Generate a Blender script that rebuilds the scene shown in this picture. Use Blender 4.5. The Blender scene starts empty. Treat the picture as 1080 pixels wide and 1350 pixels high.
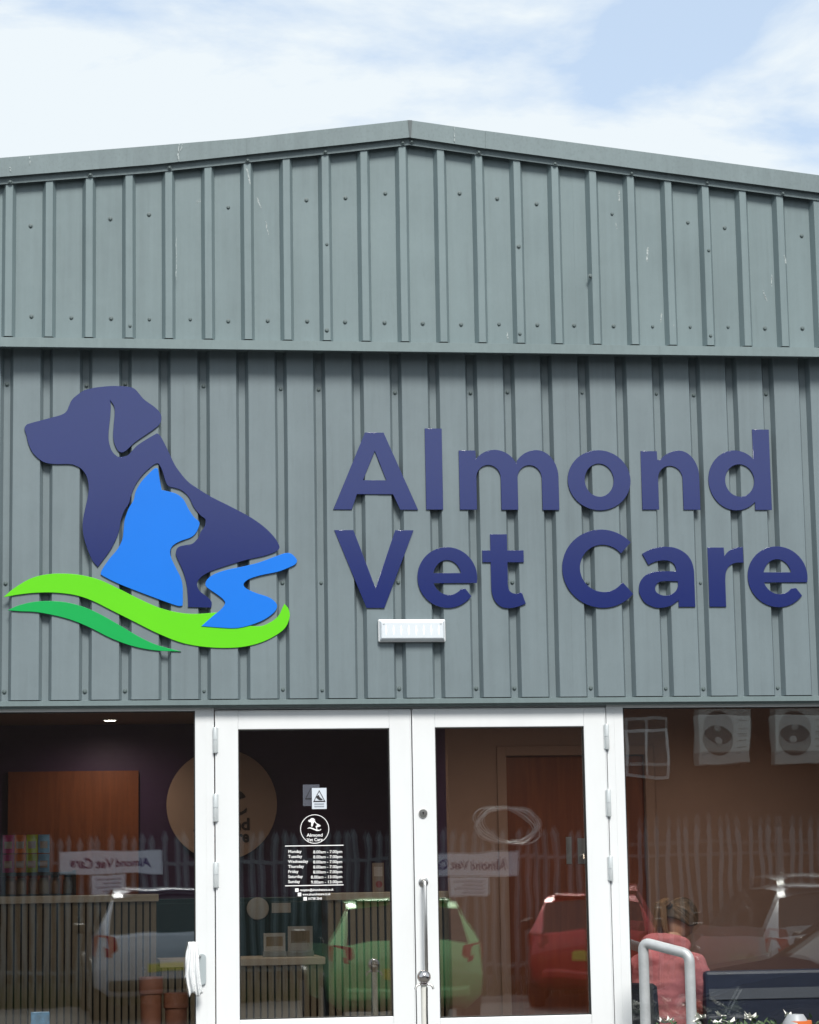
import bpy, bmesh, math, random
from mathutils import Vector, Matrix
rad = math.radians
random.seed(7)
S = bpy.context.scene
COL = S.collection

# ------------------------------------------------------------------ camera
FPX, CX, CY = 3220.0, 540.0, 675.0            # focal length / centre in photograph pixels
CAM = Vector((0.0, -13.2, 1.6))
YAW, PITCH, ROLL = rad(7.80), rad(8.72), rad(-0.977)
_f = Vector((math.sin(YAW)*math.cos(PITCH), math.cos(YAW)*math.cos(PITCH), math.sin(PITCH)))
_r0 = Vector((math.cos(YAW), -math.sin(YAW), 0)); _u0 = _r0.cross(_f)
_r = _r0*math.cos(ROLL) + _u0*math.sin(ROLL); _u = -_r0*math.sin(ROLL) + _u0*math.cos(ROLL)
cd = bpy.data.cameras.new('camera'); cam = bpy.data.objects.new('camera', cd); COL.objects.link(cam)
cd.sensor_fit = 'HORIZONTAL'; cd.sensor_width = 36.0; cd.lens = FPX/1080*36
cd.clip_start = 0.05; cd.clip_end = 2000
M = Matrix((_r, _u, -_f)).transposed().to_4x4(); M.translation = CAM
cam.matrix_world = M
S.camera = cam

# ------------------------------------------------------------------ sky, sun, exposure
SUN_EL, SUN_AZ = 47, 6         # azimuth: degrees from straight behind the camera, towards the right
wd = bpy.data.worlds.new('World'); S.world = wd; wd.use_nodes = True
nt = wd.node_tree; nt.nodes.clear()
def N(t, k, **kw):
    n = t.nodes.new(k)
    for a, b in kw.items(): setattr(n, a, b)
    return n
out = N(nt, 'ShaderNodeOutputWorld'); bg = N(nt, 'ShaderNodeBackground')
sky = N(nt, 'ShaderNodeTexSky', sky_type='NISHITA', sun_disc=False)
sky.sun_elevation = rad(SUN_EL); sky.sun_rotation = rad(180-SUN_AZ); sky.dust_density = 2.0
tc = N(nt, 'ShaderNodeTexCoord'); mp = N(nt, 'ShaderNodeMapping')
mp.inputs['Scale'].default_value = (1.0, 1.0, 2.6); mp.inputs['Location'].default_value = (7.79, 10.81, 1.36)
nz = N(nt, 'ShaderNodeTexNoise'); nz.inputs['Scale'].default_value = 6.0; nz.inputs['Detail'].default_value = 9
nz.inputs['Roughness'].default_value = 0.57; nz.inputs['Distortion'].default_value = 0.35
cr = N(nt, 'ShaderNodeValToRGB'); cr.color_ramp.elements[0].position = 0.38; cr.color_ramp.elements[1].position = 0.52
mul = N(nt, 'ShaderNodeMix', data_type='RGBA', blend_type='MULTIPLY'); mul.inputs[0].default_value = 1
mul.inputs[7].default_value = (0.13, 0.13, 0.13, 1)          # the sky's strength
hz = N(nt, 'ShaderNodeMix', data_type='RGBA'); hz.inputs[0].default_value = 0.62   # thin high cloud veil
hz.inputs[7].default_value = (0.545, 0.65, 0.775, 1)
mx = N(nt, 'ShaderNodeMix', data_type='RGBA'); mx.inputs[7].default_value = (0.645, 0.70, 0.735, 1)
L = nt.links.new
L(tc.outputs['Generated'], mp.inputs['Vector']); L(mp.outputs['Vector'], nz.inputs['Vector'])
L(nz.outputs['Fac'], cr.inputs['Fac']); L(sky.outputs['Color'], mul.inputs[6]); L(mul.outputs[2], hz.inputs[6])
L(cr.outputs['Color'], mx.inputs[0]); L(hz.outputs[2], mx.inputs[6]); L(mx.outputs[2], bg.inputs['Color'])
L(bg.outputs['Background'], out.inputs['Surface'])
sl = bpy.data.lights.new('sun', 'SUN'); sl.energy = 3.3; sl.angle = rad(18); sl.color = (1, .965, .91)
so = bpy.data.objects.new('sun', sl); COL.objects.link(so)
_sd = Vector((-math.sin(rad(SUN_AZ))*math.cos(rad(SUN_EL)), math.cos(rad(SUN_AZ))*math.cos(rad(SUN_EL)), -math.sin(rad(SUN_EL))))
so.rotation_euler = _sd.to_track_quat('-Z', 'Y').to_euler(); so.location = (2, -20, 25)
S.view_settings.view_transform = 'Standard'; S.view_settings.look = 'None'
S.view_settings.gamma = 1; S.view_settings.use_curve_mapping = False
S.view_settings.exposure = 0.42
S.cycles.max_bounces = 10; S.cycles.transparent_max_bounces = 24; S.cycles.glossy_bounces = 6
S.cycles.use_denoising = True

# ------------------------------------------------------------------ helpers
def P(px, py, Y):
    """point of the plane y = Y that the photograph shows at this pixel (measuring tool)"""
    d = _r*((px-CX)/FPX) - _u*((py-CY)/FPX) + _f
    return CAM + d*((Y-CAM.y)/d.y)
def PM(px, py, dist):
    """place of a thing standing dist metres in front of the glass, measured from its mirror image"""
    p = P(px, py, dist); return Vector((p.x, -dist, p.z))
def PX(px, py, Y): return P(px, py, Y).x
def PZ(px, py, Y): return P(px, py, Y).z

class MB:
    def __init__(s): s.v = []; s.f = []; s.sm = False
    def add(s, vs, fs):
        b = len(s.v); s.v += [tuple(v) for v in vs]; s.f += [tuple(i+b for i in f) for f in fs]; return s
    def box(s, x0, x1, y0, y1, z0, z1):
        return s.add([(x, y, z) for x in (x0, x1) for y in (y0, y1) for z in (z0, z1)],
                     [(0,1,3,2), (4,6,7,5), (0,4,5,1), (2,3,7,6), (0,2,6,4), (1,5,7,3)])
    def prism(s, poly, y0, y1):            # poly of (x, z), extruded along y
        n = len(poly)
        return s.add([(x, y0, z) for x, z in poly]+[(x, y1, z) for x, z in poly],
                     [tuple(range(n)), tuple(range(2*n-1, n-1, -1))]+[(i, i+n, (i+1) % n+n, (i+1) % n) for i in range(n)])
    def tube(s, pts, r, n=10, caps=True):
        pts = [Vector(p) for p in pts]; rs = r if isinstance(r, (list, tuple)) else [r]*len(pts)
        b = len(s.v); ref = Vector((0, 0, 1)); prev = None
        for i, p in enumerate(pts):
            a = pts[max(i-1, 0)]; c = pts[min(i+1, len(pts)-1)]; t = (c-a).normalized()
            if prev is None:
                e = t.cross(ref)
                if e.length < .05: e = t.cross(Vector((1, 0, 0)))
            else: e = prev - t*prev.dot(t)
            e.normalize(); prev = e; g = t.cross(e)
            for k in range(n):
                q = p + (e*math.cos(2*math.pi*k/n)+g*math.sin(2*math.pi*k/n))*rs[i]; s.v.append(tuple(q))
        for i in range(len(pts)-1):
            for k in range(n):
                s.f.append((b+i*n+k, b+i*n+(k+1) % n, b+(i+1)*n+(k+1) % n, b+(i+1)*n+k))
        if caps:
            s.f.append(tuple(b+k for k in range(n-1, -1, -1))); e0 = b+(len(pts)-1)*n; s.f.append(tuple(e0+k for k in range(n)))
        return s
    def lathe(s, prof, c=(0, 0, 0), axis='z', n=24):    # prof of (r, h)
        b = len(s.v)
        for r, h in prof:
            for k in range(n):
                a = 2*math.pi*k/n; u, w = r*math.cos(a), r*math.sin(a)
                q = {'z': (u, w, h), 'y': (u, h, w), 'x': (h, u, w)}[axis]
                s.v.append((q[0]+c[0], q[1]+c[1], q[2]+c[2]))
        for i in range(len(prof)-1):
            for k in range(n):
                s.f.append((b+i*n+k, b+i*n+(k+1) % n, b+(i+1)*n+(k+1) % n, b+(i+1)*n+k))
        s.f.append(tuple(b+k for k in range(n))); e0 = b+(len(prof)-1)*n; s.f.append(tuple(e0+k for k in range(n)))
        return s
    def mesh(s, name, mat, smooth=False, bevel=0, keep=None):
        me = bpy.data.meshes.new(name); me.from_pydata(s.v, [], s.f)
        bm = bmesh.new(); bm.from_mesh(me)
        bmesh.ops.recalc_face_normals(bm, faces=bm.faces)
        if bevel:
            bmesh.ops.bevel(bm, geom=[e for e in bm.edges if len(e.link_faces) == 2 and e.calc_face_angle() > .6],
                            offset=bevel, segments=2, affect='EDGES', profile=.5, clamp_overlap=True)
        bm.to_mesh(me); bm.free()
        if mat: me.materials.append(mat)
        if smooth: smooth_mesh(me)
        return me
    def build(s, name, mat, parent=None, smooth=False, bevel=0, **kw):
        return obj(name, s.mesh(name, mat, smooth, bevel), parent, **kw)
def smooth_mesh(me, ang=40):
    me.polygons.foreach_set('use_smooth', [True]*len(me.polygons))
    try: me.set_sharp_from_angle(angle=rad(ang))
    except Exception: pass
def obj(name, me, parent=None, loc=None, rot=None, **kw):
    o = bpy.data.objects.new(name, me); COL.objects.link(o)
    if parent: o.parent = parent
    if loc: o.location = loc
    if rot: o.rotation_euler = rot
    tag(o, **kw); return o
def tag(o, label=None, cat=None, group=None, kind=None):
    if label: o['label'] = label
    if cat: o['category'] = cat
    if group: o['group'] = group
    if kind: o['kind'] = kind
    return o
def thing(name, label, cat, loc=(0, 0, 0), rz=0, group=None):
    return obj(name, None, loc=loc, rot=(0, 0, rz), label=label, cat=cat, group=group)
def copy_tree(o, parent=None):
    c = o.copy(); COL.objects.link(c); c.parent = parent
    for ch in o.children: copy_tree(ch, c)
    return c

def smooth_poly(pts, closed=True, sub=6):
    """Catmull-Rom through the points; a third element 'c' marks a corner"""
    n = len(pts); res = []
    P2 = [Vector(p[:2]) for p in pts]; cn = [len(p) > 2 for p in pts]
    for i in range(n):
        p1, p2 = P2[i], P2[(i+1) % n]
        p0 = P2[i-1] if not cn[i] else p1-(p2-p1)*.5
        p3 = P2[(i+2) % n] if not cn[(i+1) % n] else p2+(p2-p1)*.5
        for k in range(sub):
            t = k/sub
            res.append(.5*((2*p1)+(p2-p0)*t+(2*p0-5*p1+4*p2-p3)*t*t+(3*p1-p0-3*p2+p3)*t**3))
    return [(v.x, v.y) for v in res]
def plate(loops, y_front, thick, mat, name, parent=None, bevel=.0012, **kw):
    """flat plate with holes: loops of (X, Z) world points; front face at y_front (towards the camera)"""
    cu = bpy.data.curves.new(name, 'CURVE'); cu.dimensions = '2D'; cu.fill_mode = 'BOTH'
    cu.extrude = thick/2-bevel; cu.bevel_depth = bevel; cu.bevel_resolution = 1; cu.offset = -bevel
    for lp in loops:
        sp = cu.splines.new('POLY'); sp.points.add(len(lp)-1); sp.use_cyclic_u = True
        for q, (x, z) in zip(sp.points, lp): q.co = (x, z, 0, 1)
    return from_curve(cu, y_front+thick/2, mat, name, parent, **kw)
def from_curve(cu, y, mat, name, parent, mtx=None, **kw):
    t = bpy.data.objects.new('tmp', cu); COL.objects.link(t)
    dg = bpy.context.evaluated_depsgraph_get(); me = bpy.data.meshes.new_from_object(t.evaluated_get(dg))
    bpy.data.objects.remove(t); me.name = name; me.materials.clear(); me.materials.append(mat)
    me.transform(Matrix(((1, 0, 0, 0), (0, 0, -1, y), (0, 1, 0, 0), (0, 0, 0, 1))))
    if mtx: me.transform(mtx)
    return obj(name, me, parent, **kw)
def text(body, x, y, z, size, mat, name, parent=None, align='LEFT', width=None, thick=.0006, bold=0.0, mtx=None, **kw):
    cu = bpy.data.curves.new(name, 'FONT'); cu.body = body; cu.size = size; cu.align_x = align; cu.extrude = thick/2
    cu.offset = bold; cu.resolution_u = 3
    o = from_curve(cu, 0, mat, name, parent, **kw); me = o.data
    if width:
        xs = [v.co.x for v in me.vertices]; k = width/max(max(xs)-min(xs), 1e-6)
        me.transform(Matrix.Diagonal((k, 1, 1, 1)))
    me.transform(Matrix.Translation((x, y, z)))
    if mtx: me.transform(mtx)
    return o

# ------------------------------------------------------------------ materials
def rgb(r, g, b):
    f = lambda c: c/12.92 if c <= .04045 else ((c+.055)/1.055)**2.4
    return (f(r/255), f(g/255), f(b/255))
def mat(name, col, rough=.5, metal=0, var=0, scale=4.0, stretch=(1, 1, 1), bump=0, bscale=60, spec=.5, coat=0, emit=None, estr=0, trans=0):
    m = bpy.data.materials.new(name); m.use_nodes = True; t = m.node_tree
    b = t.nodes['Principled BSDF']; b.inputs['Roughness'].default_value = rough; b.inputs['Metallic'].default_value = metal
    b.inputs['Specular IOR Level'].default_value = spec; b.inputs['Coat Weight'].default_value = coat
    b.inputs['Base Color'].default_value = (*col, 1)
    if trans: b.inputs['Transmission Weight'].default_value = trans
    if emit: b.inputs['Emission Color'].default_value = (*emit, 1); b.inputs['Emission Strength'].default_value = estr
    if var or bump:
        tc = N(t, 'ShaderNodeTexCoord'); mp = N(t, 'ShaderNodeMapping'); mp.inputs['Scale'].default_value = stretch
        t.links.new(tc.outputs['Object'], mp.inputs['Vector'])
    if var:
        n = N(t, 'ShaderNodeTexNoise'); n.inputs['Scale'].default_value = scale; n.inputs['Detail'].default_value = 6; n.inputs['Roughness'].default_value = .65
        r = N(t, 'ShaderNodeValToRGB'); r.color_ramp.elements[0].position = .28; r.color_ramp.elements[1].position = .72
        r.color_ramp.elements[0].color = (*[c*(1-var) for c in col], 1); r.color_ramp.elements[1].color = (*[min(1, c*(1+var)) for c in col], 1)
        t.links.new(mp.outputs['Vector'], n.inputs['Vector']); t.links.new(n.outputs['Fac'], r.inputs['Fac']); t.links.new(r.outputs['Color'], b.inputs['Base Color'])
    if bump:
        n = N(t, 'ShaderNodeTexNoise'); n.inputs['Scale'].default_value = bscale; n.inputs['Detail'].default_value = 4
        u = N(t, 'ShaderNodeBump'); u.inputs['Strength'].default_value = bump; u.inputs['Distance'].default_value = .01
        t.links.new(mp.outputs['Vector'], n.inputs['Vector']); t.links.new(n.outputs['Fac'], u.inputs['Height']); t.links.new(u.outputs['Normal'], b.inputs['Normal'])
    return m
def cladding_mat(name, col, speck=.0, rough=.42):
    """plastisol coated sheet: broad fading, vertical wash streaks, fine grime"""
    m = bpy.data.materials.new(name); m.use_nodes = True; t = m.node_tree; b = t.nodes['Principled BSDF']; l = t.links.new
    tc = N(t, 'ShaderNodeTexCoord')
    def noise(sc, st, det=6):
        mp = N(t, 'ShaderNodeMapping'); mp.inputs['Scale'].default_value = st; n = N(t, 'ShaderNodeTexNoise')
        n.inputs['Scale'].default_value = sc; n.inputs['Detail'].default_value = det; n.inputs['Roughness'].default_value = .62
        l(tc.outputs['Object'], mp.inputs['Vector']); l(mp.outputs['Vector'], n.inputs['Vector']); return n.outputs['Fac']
    def mixc(fac, a, c, kind='MIX'):
        n = N(t, 'ShaderNodeMix', data_type='RGBA', blend_type=kind)
        for i, v in ((0, fac), (6, a), (7, c)):
            if hasattr(v, 'links') or isinstance(v, bpy.types.NodeSocket): l(v, n.inputs[i])
            else: n.inputs[i].default_value = v if i == 0 else (*v, 1)
        return n.outputs[2]
    def ramp(fac, p0, p1):
        r = N(t, 'ShaderNodeMapRange'); r.inputs[1].default_value = p0; r.inputs[2].default_value = p1; l(fac, r.inputs[0]); return r.outputs[0]
    a = mixc(ramp(noise(1.3, (1, 1, 1)), .3, .7), [c*.88 for c in col], [c*1.10 for c in col])
    a = mixc(ramp(noise(22, (1, 1, .035)), .38, .9), a, [c*1.14 for c in col])
    g = N(t, 'ShaderNodeMath', operation='MULTIPLY'); g.inputs[1].default_value = .20; l(ramp(noise(34, (1, 1, .1)), .55, .78), g.inputs[0])
    a = mixc(g.outputs[0], a, [c*.62 for c in col])
    g2 = N(t, 'ShaderNodeMath', operation='MULTIPLY'); g2.inputs[1].default_value = .12+speck; l(ramp(noise(70, (1, 1, .7), 8), .5, .85), g2.inputs[0])
    a = mixc(g2.outputs[0], a, [c*.6 for c in col])
    l(a, b.inputs['Base Color']); b.inputs['Roughness'].default_value = rough; b.inputs['Specular IOR Level'].default_value = .4
    u = N(t, 'ShaderNodeBump'); u.inputs['Strength'].default_value = .4; u.inputs['Distance'].default_value = .010
    l(noise(4.5, (1, 1, .45), 3), u.inputs['Height']); l(u.outputs['Normal'], b.inputs['Normal'])
    return m
def glass_mat():
    m = bpy.data.materials.new('window_glass'); m.use_nodes = True; t = m.node_tree; t.nodes.clear(); l = t.links.new
    o = N(t, 'ShaderNodeOutputMaterial'); mx = N(t, 'ShaderNodeMixShader'); geo = N(t, 'ShaderNodeNewGeometry'); dt = N(t, 'ShaderNodeVectorMath', operation='DOT_PRODUCT')
    tr = N(t, 'ShaderNodeBsdfTransparent'); tr.inputs['Color'].default_value = (.98, .985, .98, 1)
    gl = N(t, 'ShaderNodeBsdfGlossy'); gl.inputs['Roughness'].default_value = 0; gl.inputs['Color'].default_value = (.97, 1, .99, 1)
    tc = N(t, 'ShaderNodeTexCoord'); n = N(t, 'ShaderNodeTexNoise'); n.inputs['Scale'].default_value = 2.6; n.inputs['Detail'].default_value = 1.5
    u = N(t, 'ShaderNodeBump'); u.inputs['Strength'].default_value = 1; u.inputs['Distance'].default_value = .00036
    l(tc.outputs['Object'], n.inputs['Vector']); l(n.outputs['Fac'], u.inputs['Height']); l(u.outputs['Normal'], gl.inputs['Normal'])
    # Schlick reflectance of one glass face, the same from both sides of the thin leaf
    def math_(op, a, b_):
        n_ = N(t, 'ShaderNodeMath', operation=op)
        for i_, v_ in enumerate((a, b_)):
            if v_ is None: continue
            if isinstance(v_, (int, float)): n_.inputs[i_].default_value = v_
            else: l(v_, n_.inputs[i_])
        return n_.outputs[0]
    l(geo.outputs['Normal'], dt.inputs[0]); l(geo.outputs['Incoming'], dt.inputs[1])
    F0 = .082
    fac = math_('ADD', math_('MULTIPLY', math_('POWER', math_('SUBTRACT', 1.0, math_('ABSOLUTE', dt.outputs['Value'], None)), 5.0), 1-F0), F0)
    l(fac, mx.inputs[0]); l(tr.outputs[0], mx.inputs[1]); l(gl.outputs[0], mx.inputs[2]); l(mx.outputs[0], o.inputs['Surface'])
    return m
def wood_mat(name, c0, c1, rough=.45, sc=6):
    m = mat(name, c0, rough); t = m.node_tree; b = t.nodes['Principled BSDF']; l = t.links.new
    tc = N(t, 'ShaderNodeTexCoord'); mp = N(t, 'ShaderNodeMapping'); mp.inputs['Scale'].default_value = (1, 1, .07)
    n = N(t, 'ShaderNodeTexNoise'); n.inputs['Scale'].default_value = sc*5; n.inputs['Detail'].default_value = 7; n.inputs['Distortion'].default_value = .6
    r = N(t, 'ShaderNodeValToRGB'); r.color_ramp.elements[0].color = (*c0, 1); r.color_ramp.elements[1].color = (*c1, 1)
    r.color_ramp.elements[0].position = .3; r.color_ramp.elements[1].position = .7
    l(tc.outputs['Object'], mp.inputs[0]); l(mp.outputs[0], n.inputs['Vector']); l(n.outputs['Fac'], r.inputs[0]); l(r.outputs[0], b.inputs['Base Color'])
    return m
def brick_mat(name, c1, c2, mortar, sc=1.0):
    m = mat(name, c1, .85); t = m.node_tree; b = t.nodes['Principled BSDF']; l = t.links.new
    tc = N(t, 'ShaderNodeTexCoord'); mp = N(t, 'ShaderNodeMapping'); mp.inputs['Rotation'].default_value = (rad(90), 0, 0)
    n = N(t, 'ShaderNodeTexBrick'); n.inputs['Color1'].default_value = (*c1, 1); n.inputs['Color2'].default_value = (*c2, 1); n.inputs['Mortar'].default_value = (*mortar, 1)
    n.inputs['Scale'].default_value = 4.4*sc; n.inputs['Mortar Size'].default_value = .012
    l(tc.outputs['Object'], mp.inputs[0]); l(mp.outputs[0], n.inputs['Vector']); l(n.outputs['Color'], b.inputs['Base Color'])
    return m
CLAD = (.160, .210, .220)
m_up = cladding_mat('gable_cladding_coating', CLAD)
m_lo = cladding_mat('wall_cladding_coating', (.150, .189, .204))
m_verge = cladding_mat('weathered_flashing', (.160, .205, .214), speck=.45, rough=.5)
m_flash = cladding_mat('flashing_coating', (.165, .214, .22), speck=.1)
m_screw = mat('screw_cap', (.105, .138, .14), .35)
m_white = mat('white_frame', (.70, .72, .73), .32, var=.05, scale=2.2, stretch=(1, 1, .35))
m_gasket = mat('black_gasket', (.012, .012, .012), .6)
m_glass = glass_mat()
m_navy = mat('navy_sign_face', (.008, .017, .118), .16, spec=1.0, var=.03, scale=2)
m_blue = mat('bright_blue_sign_face', (.004, .160, .66), .3, var=.03, scale=2)
m_lime = mat('lime_sign_face', (.11, .57, .003), .32, var=.03, scale=2)
m_green = mat('green_sign_face', (.003, .34, .07), .3, var=.03, scale=2)
m_steel = mat('brushed_steel', (.55, .54, .52), .28, 1, var=.08, scale=30)
m_galv = mat('galvanised_tube', (.44, .46, .47), .5, .35, var=.12, scale=9, bump=.15, bscale=80)
m_hinge = mat('hinge_alloy', (.60, .64, .65), .35, .3)
m_dark = mat('dark_plastic', (.02, .02, .022), .45)
m_tarmac = mat('tarmac', (.055, .055, .056), .9, var=.35, scale=35, bump=.5, bscale=140)
m_conc = mat('landing_concrete', (.13, .128, .12), .85, var=.2, scale=8, bump=.3, bscale=90)

# ------------------------------------------------------------------ ground
FLOOR = .36
MB().box(-150, 150, -200, 150, -.3, 0).build('car_park', m_tarmac, kind='structure')
MB().box(-2.2, 5.4, -1.55, .0, .004, FLOOR).build('landing', m_conc, bevel=.01, kind='structure')
MB().box(-.2, 3.1, -3.4, -1.555, .004, FLOOR-.01).build('ramp_head', m_conc, bevel=.01, kind='structure')

# ------------------------------------------------------------------ clinic building
bld = thing('clinic_building', 'grey green ribbed metal clinic building with a low gable, white doors and shop windows', 'building')
Y_PAN, Y_RIB, Y_LIP, Y_VERGE = -.140, -.180, -.192, -.215
Y_PNL, Y_VAL = -.062, -.022
APEX = PX(540, 158, Y_VERGE)
XL, XR = APEX-7.8, APEX+7.8
def polyline(pts, Y):
    w = [(P(x, y, Y).x, P(x, y, Y).z) for x, y in pts]
    def f(X):
        if X <= w[0][0]: a, b = w[0], w[1]
        elif X >= w[-1][0]: a, b = w[-2], w[-1]
        else:
            for a, b in zip(w, w[1:]):
                if a[0] <= X <= b[0]: break
        return a[1]+(b[1]-a[1])*(X-a[0])/(b[0]-a[0])
    return f
v_top = polyline([(0, 208), (320, 182.5), (540, 158.2), (645, 173.2), (1080, 231)], Y_VERGE)
v_bot = polyline([(0, 233), (200, 216.9), (460, 189.8), (541, 181), (660, 198.5), (880, 227.8), (1080, 254)], Y_VERGE)
v_fl = polyline([(0, 243.2), (200, 227.6), (460, 200.2), (541, 191), (660, 208.2), (880, 238), (1080, 264.5)], Y_RIB-.004)
Z_UB = PZ(540, 449.8, Y_RIB); Z_LT = PZ(540, 451, Y_LIP); Z_LB = PZ(540, 463.4, Y_LIP)
Z_PB = PZ(540, 919.8, Y_PNL)
def sheet(x0, pitch, npitch, rib, fl, y_on, y_off, zb, zt, m, name):
    b = MB(); xs = []
    for k in range(npitch):
        c = x0+k*pitch
        xs += [(c-rib/2-fl, y_off), (c-rib/2, y_on), (c+rib/2, y_on), (c+rib/2+fl, y_off)]
    xs = [(x0-pitch/2, y_off)]+xs+[(x0+(npitch-.5)*pitch, y_off)]
    n = len(xs); jit = random.uniform(-.0008, .0008)
    from mathutils import noise
    R_ = 16; vs = []
    for j in range(R_+1):          # thin sheet is never quite flat: slight oil-canning
        for x, y in xs:
            z = zb+(zt(x)-zb)*j/R_
            vs.append((x+.0012*noise.noise(Vector((x*2.1, 7.7, z*1.6))), y+jit+.0022*noise.noise(Vector((x*3.3+11, y*9, z*2.4)))*(0.2 if j == 0 else 1), z))
    fs = [(j*n+i, j*n+i+1, (j+1)*n+i+1, (j+1)*n+i) for j in range(R_) for i in range(n-1)]
    return b.add(vs, fs).build(name, m, bld, smooth=True)
p_up = (PX(981, 265, Y_RIB)-PX(14, 250, Y_RIB))/19; c_up = PX(531, 250, Y_RIB)
p_lo = (PX(1062, 540, Y_VAL)-PX(12.5, 540, Y_VAL))/21; c_lo = PX(420.4, 540, Y_VAL)
k0 = math.ceil((XL+.15-c_up)/p_up); k1 = math.floor((XR-.15-c_up)/p_up); k = k0
while k <= k1:
    n = min(5, k1-k+1)
    sheet(c_up+k*p_up, p_up, n, .037, .019, Y_RIB, Y_PAN, Z_UB, lambda x: v_fl(x)+.03, m_up, 'gable_sheet'); k += 5
k0 = math.ceil((XL+.15-c_lo)/p_lo); k1 = math.floor((XR-.15-c_lo)/p_lo); k = k0
while k <= k1:
    n = min(5, k1-k+1)
    sheet(c_lo+k*p_lo, p_lo, n, .034, .017, Y_VAL, Y_PNL, Z_PB, lambda x: Z_LB+.03, m_lo, 'wall_sheet'); k += 5
# verge flashings: a proud cap, its lower flange lying on the ribs; lengths lap at the joints
J = [XL, PX(330, 182, Y_VERGE), APEX, PX(640, 173, Y_VERGE), XR]
for i in range(4):
    a, b_ = J[i], J[i+1]; d = .0025*(i % 2)
    a2 = a-(.02 if i in (1,) else 0); seg = sorted({a2, b_}|{x for x in [PX(200, 210, Y_VERGE), PX(460, 170, Y_VERGE), PX(880, 205, Y_VERGE)] if a2 < x < b_})
    m = MB()
    for s0, s1 in zip(seg, seg[1:]):
        vs = []
        for x in (s0, s1):
            t, q, f = v_top(x), v_bot(x), v_fl(x)
            vs += [(x, .5, t+.004), (x, Y_VERGE-d, t), (x, Y_VERGE-d, q), (x, Y_RIB-.008-d, q+.012), (x, Y_RIB-.006-d, f), (x, Y_RIB-.001, f+.001)]
        m.add(vs, [(j, j+1, j+7, j+6) for j in range(5)])
    m.build('verge_flashing', m_verge, bld)
x = APEX   # ridge cap saddle
MB().add([(x-.010, Y_VERGE-.006, v_top(x)-.002), (x+.014, Y_VERGE-.006, v_top(x)-.002), (x+.006, Y_VERGE-.006, v_bot(x)), (x-.002, Y_VERGE-.006, v_bot(x)),
          (x-.010, .4, v_top(x)+.006), (x+.014, .4, v_top(x)+.006)], [(0, 1, 2, 3), (0, 4, 5, 1)]).build('ridge_seam', mat('seam_sealant', (.10, .12, .125), .7), bld)
# drip flashing at the foot of the gable, in lengths
xs = [XL, PX(55, 450, Y_LIP), PX(470, 455, Y_LIP), PX(870, 460, Y_LIP), XR]
for i in range(4):
    d = .0015*(i % 2)
    MB().add([(x, y, z) for x in (xs[i], xs[i+1]) for y, z in ((Y_PAN+.004, Z_LT+.012), (Y_LIP-d, Z_LT-.001), (Y_LIP-d, Z_LB), (Y_LIP+.012, Z_LB-.001), (Y_LIP+.012, Z_LB+.018), (Y_VAL+.01, Z_LB+.02))],
             [(j, j+1, j+7, j+6) for j in range(5)]).build('drip_flashing', m_flash, bld)
# base flashing over the glazing
zt, zb = PZ(540, 921.2, -.066), PZ(540, 927.3, -.078); zc = PZ(540, 931, -.03)
xs = [XL, PX(281, 925, -.07), PX(760, 925, -.07), XR]
for i in range(3):
    d = .0015*(i % 2)
    MB().add([(x, y, z) for x in (xs[i], xs[i+1]) for y, z in ((Y_VAL+.002, zt+.006), (-.068-d, zt), (-.066-d, zb), (-.040, zb-.001), (-.036, zc), (.03, zc))],
             [(j, j+1, j+7, j+6) for j in range(5)]).build('base_flashing', m_flash, bld)
# screws
scr = MB().lathe([(.0001, -.0075), (.006, -.0072), (.0085, -.004), (.009, 0.0), (.0135, .0005), (.0135, .002)], axis='y', n=10).mesh('screw', m_screw, smooth=True)
def screws(pts, Y):
    for px, py in pts:
        p = P(px, py, Y); obj('screw', scr, bld, loc=(p.x, Y-.001, p.z), rot=(0, random.uniform(0, 6), 0))
def rowpts(s): return s
bottom = [(x/2, 140+y/2) for x, y in ((83,555),(188,558),(293,560),(394,562),(502,562),(602,567),(706,566),(810,567),(910,569),(1014,571))] + \
         [(540+x/2, 140+y/2) for x, y in ((35,573),(136,576),(236,575),(337,577),(434,578),(538,580),(641,581),(740,582),(840,582),(937,586),(1036,586))]
upper = [(x/2, 140+y/2) for x, y in ((81,316),(291,297),(393,286),(602,267),(808,248),(911,242),(1016,230))] + \
        [(540+x/2, 140+y/2) for x, y in ((132,230),(231,244),(335,258),(534,284),(734,307),(831,321),(1034,342))]
screws(bottom+upper, Y_PAN)
screws([(343/2, 140+579/2), (431, 140+591/2), (431, 140+364/2), (540+288/2, 140+370/2), (540+291/2, 140+600/2), (540+789/2, 140+380/2), (540+794/2, 140+605/2), (540+477/2, 140+448/2)], Y_RIB)
screws([(x/2, 140+y/2) for x, y in ((27,199),(238,180),(447,161),(653,142),(858,120),(1062,96))]+[(540+x/2, 140+y/2) for x, y in ((6,93),(183,121),(384,151),(586,176),(785,201),(985,229))], Y_RIB-.012)
c3 = [(32,153),(315,158),(450,152),(723,160),(993,170),(32,862),(1003,860),(28,1248),(308,1247),(450,1245),(730,1245),(1006,1240)]
c4 = [(50,172),(322,183),(592,184),(725,181),(65,860),(338,858),(741,858),(71,1242),(345,1237),(622,1236),(757,1235)]
c5 = [(72,183),(338,187),(468,192),(736,188),(94,860),(365,862),(490,860),(106,1235),(371,1236),(506,1238),(772,1234)]
def valley(px, py):      # snap to the nearest valley centre
    X = PX(px, py, Y_VAL); kk = round((X-c_lo)/p_lo); return c_lo+kk*p_lo, PZ(px, py, Y_VAL)
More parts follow.
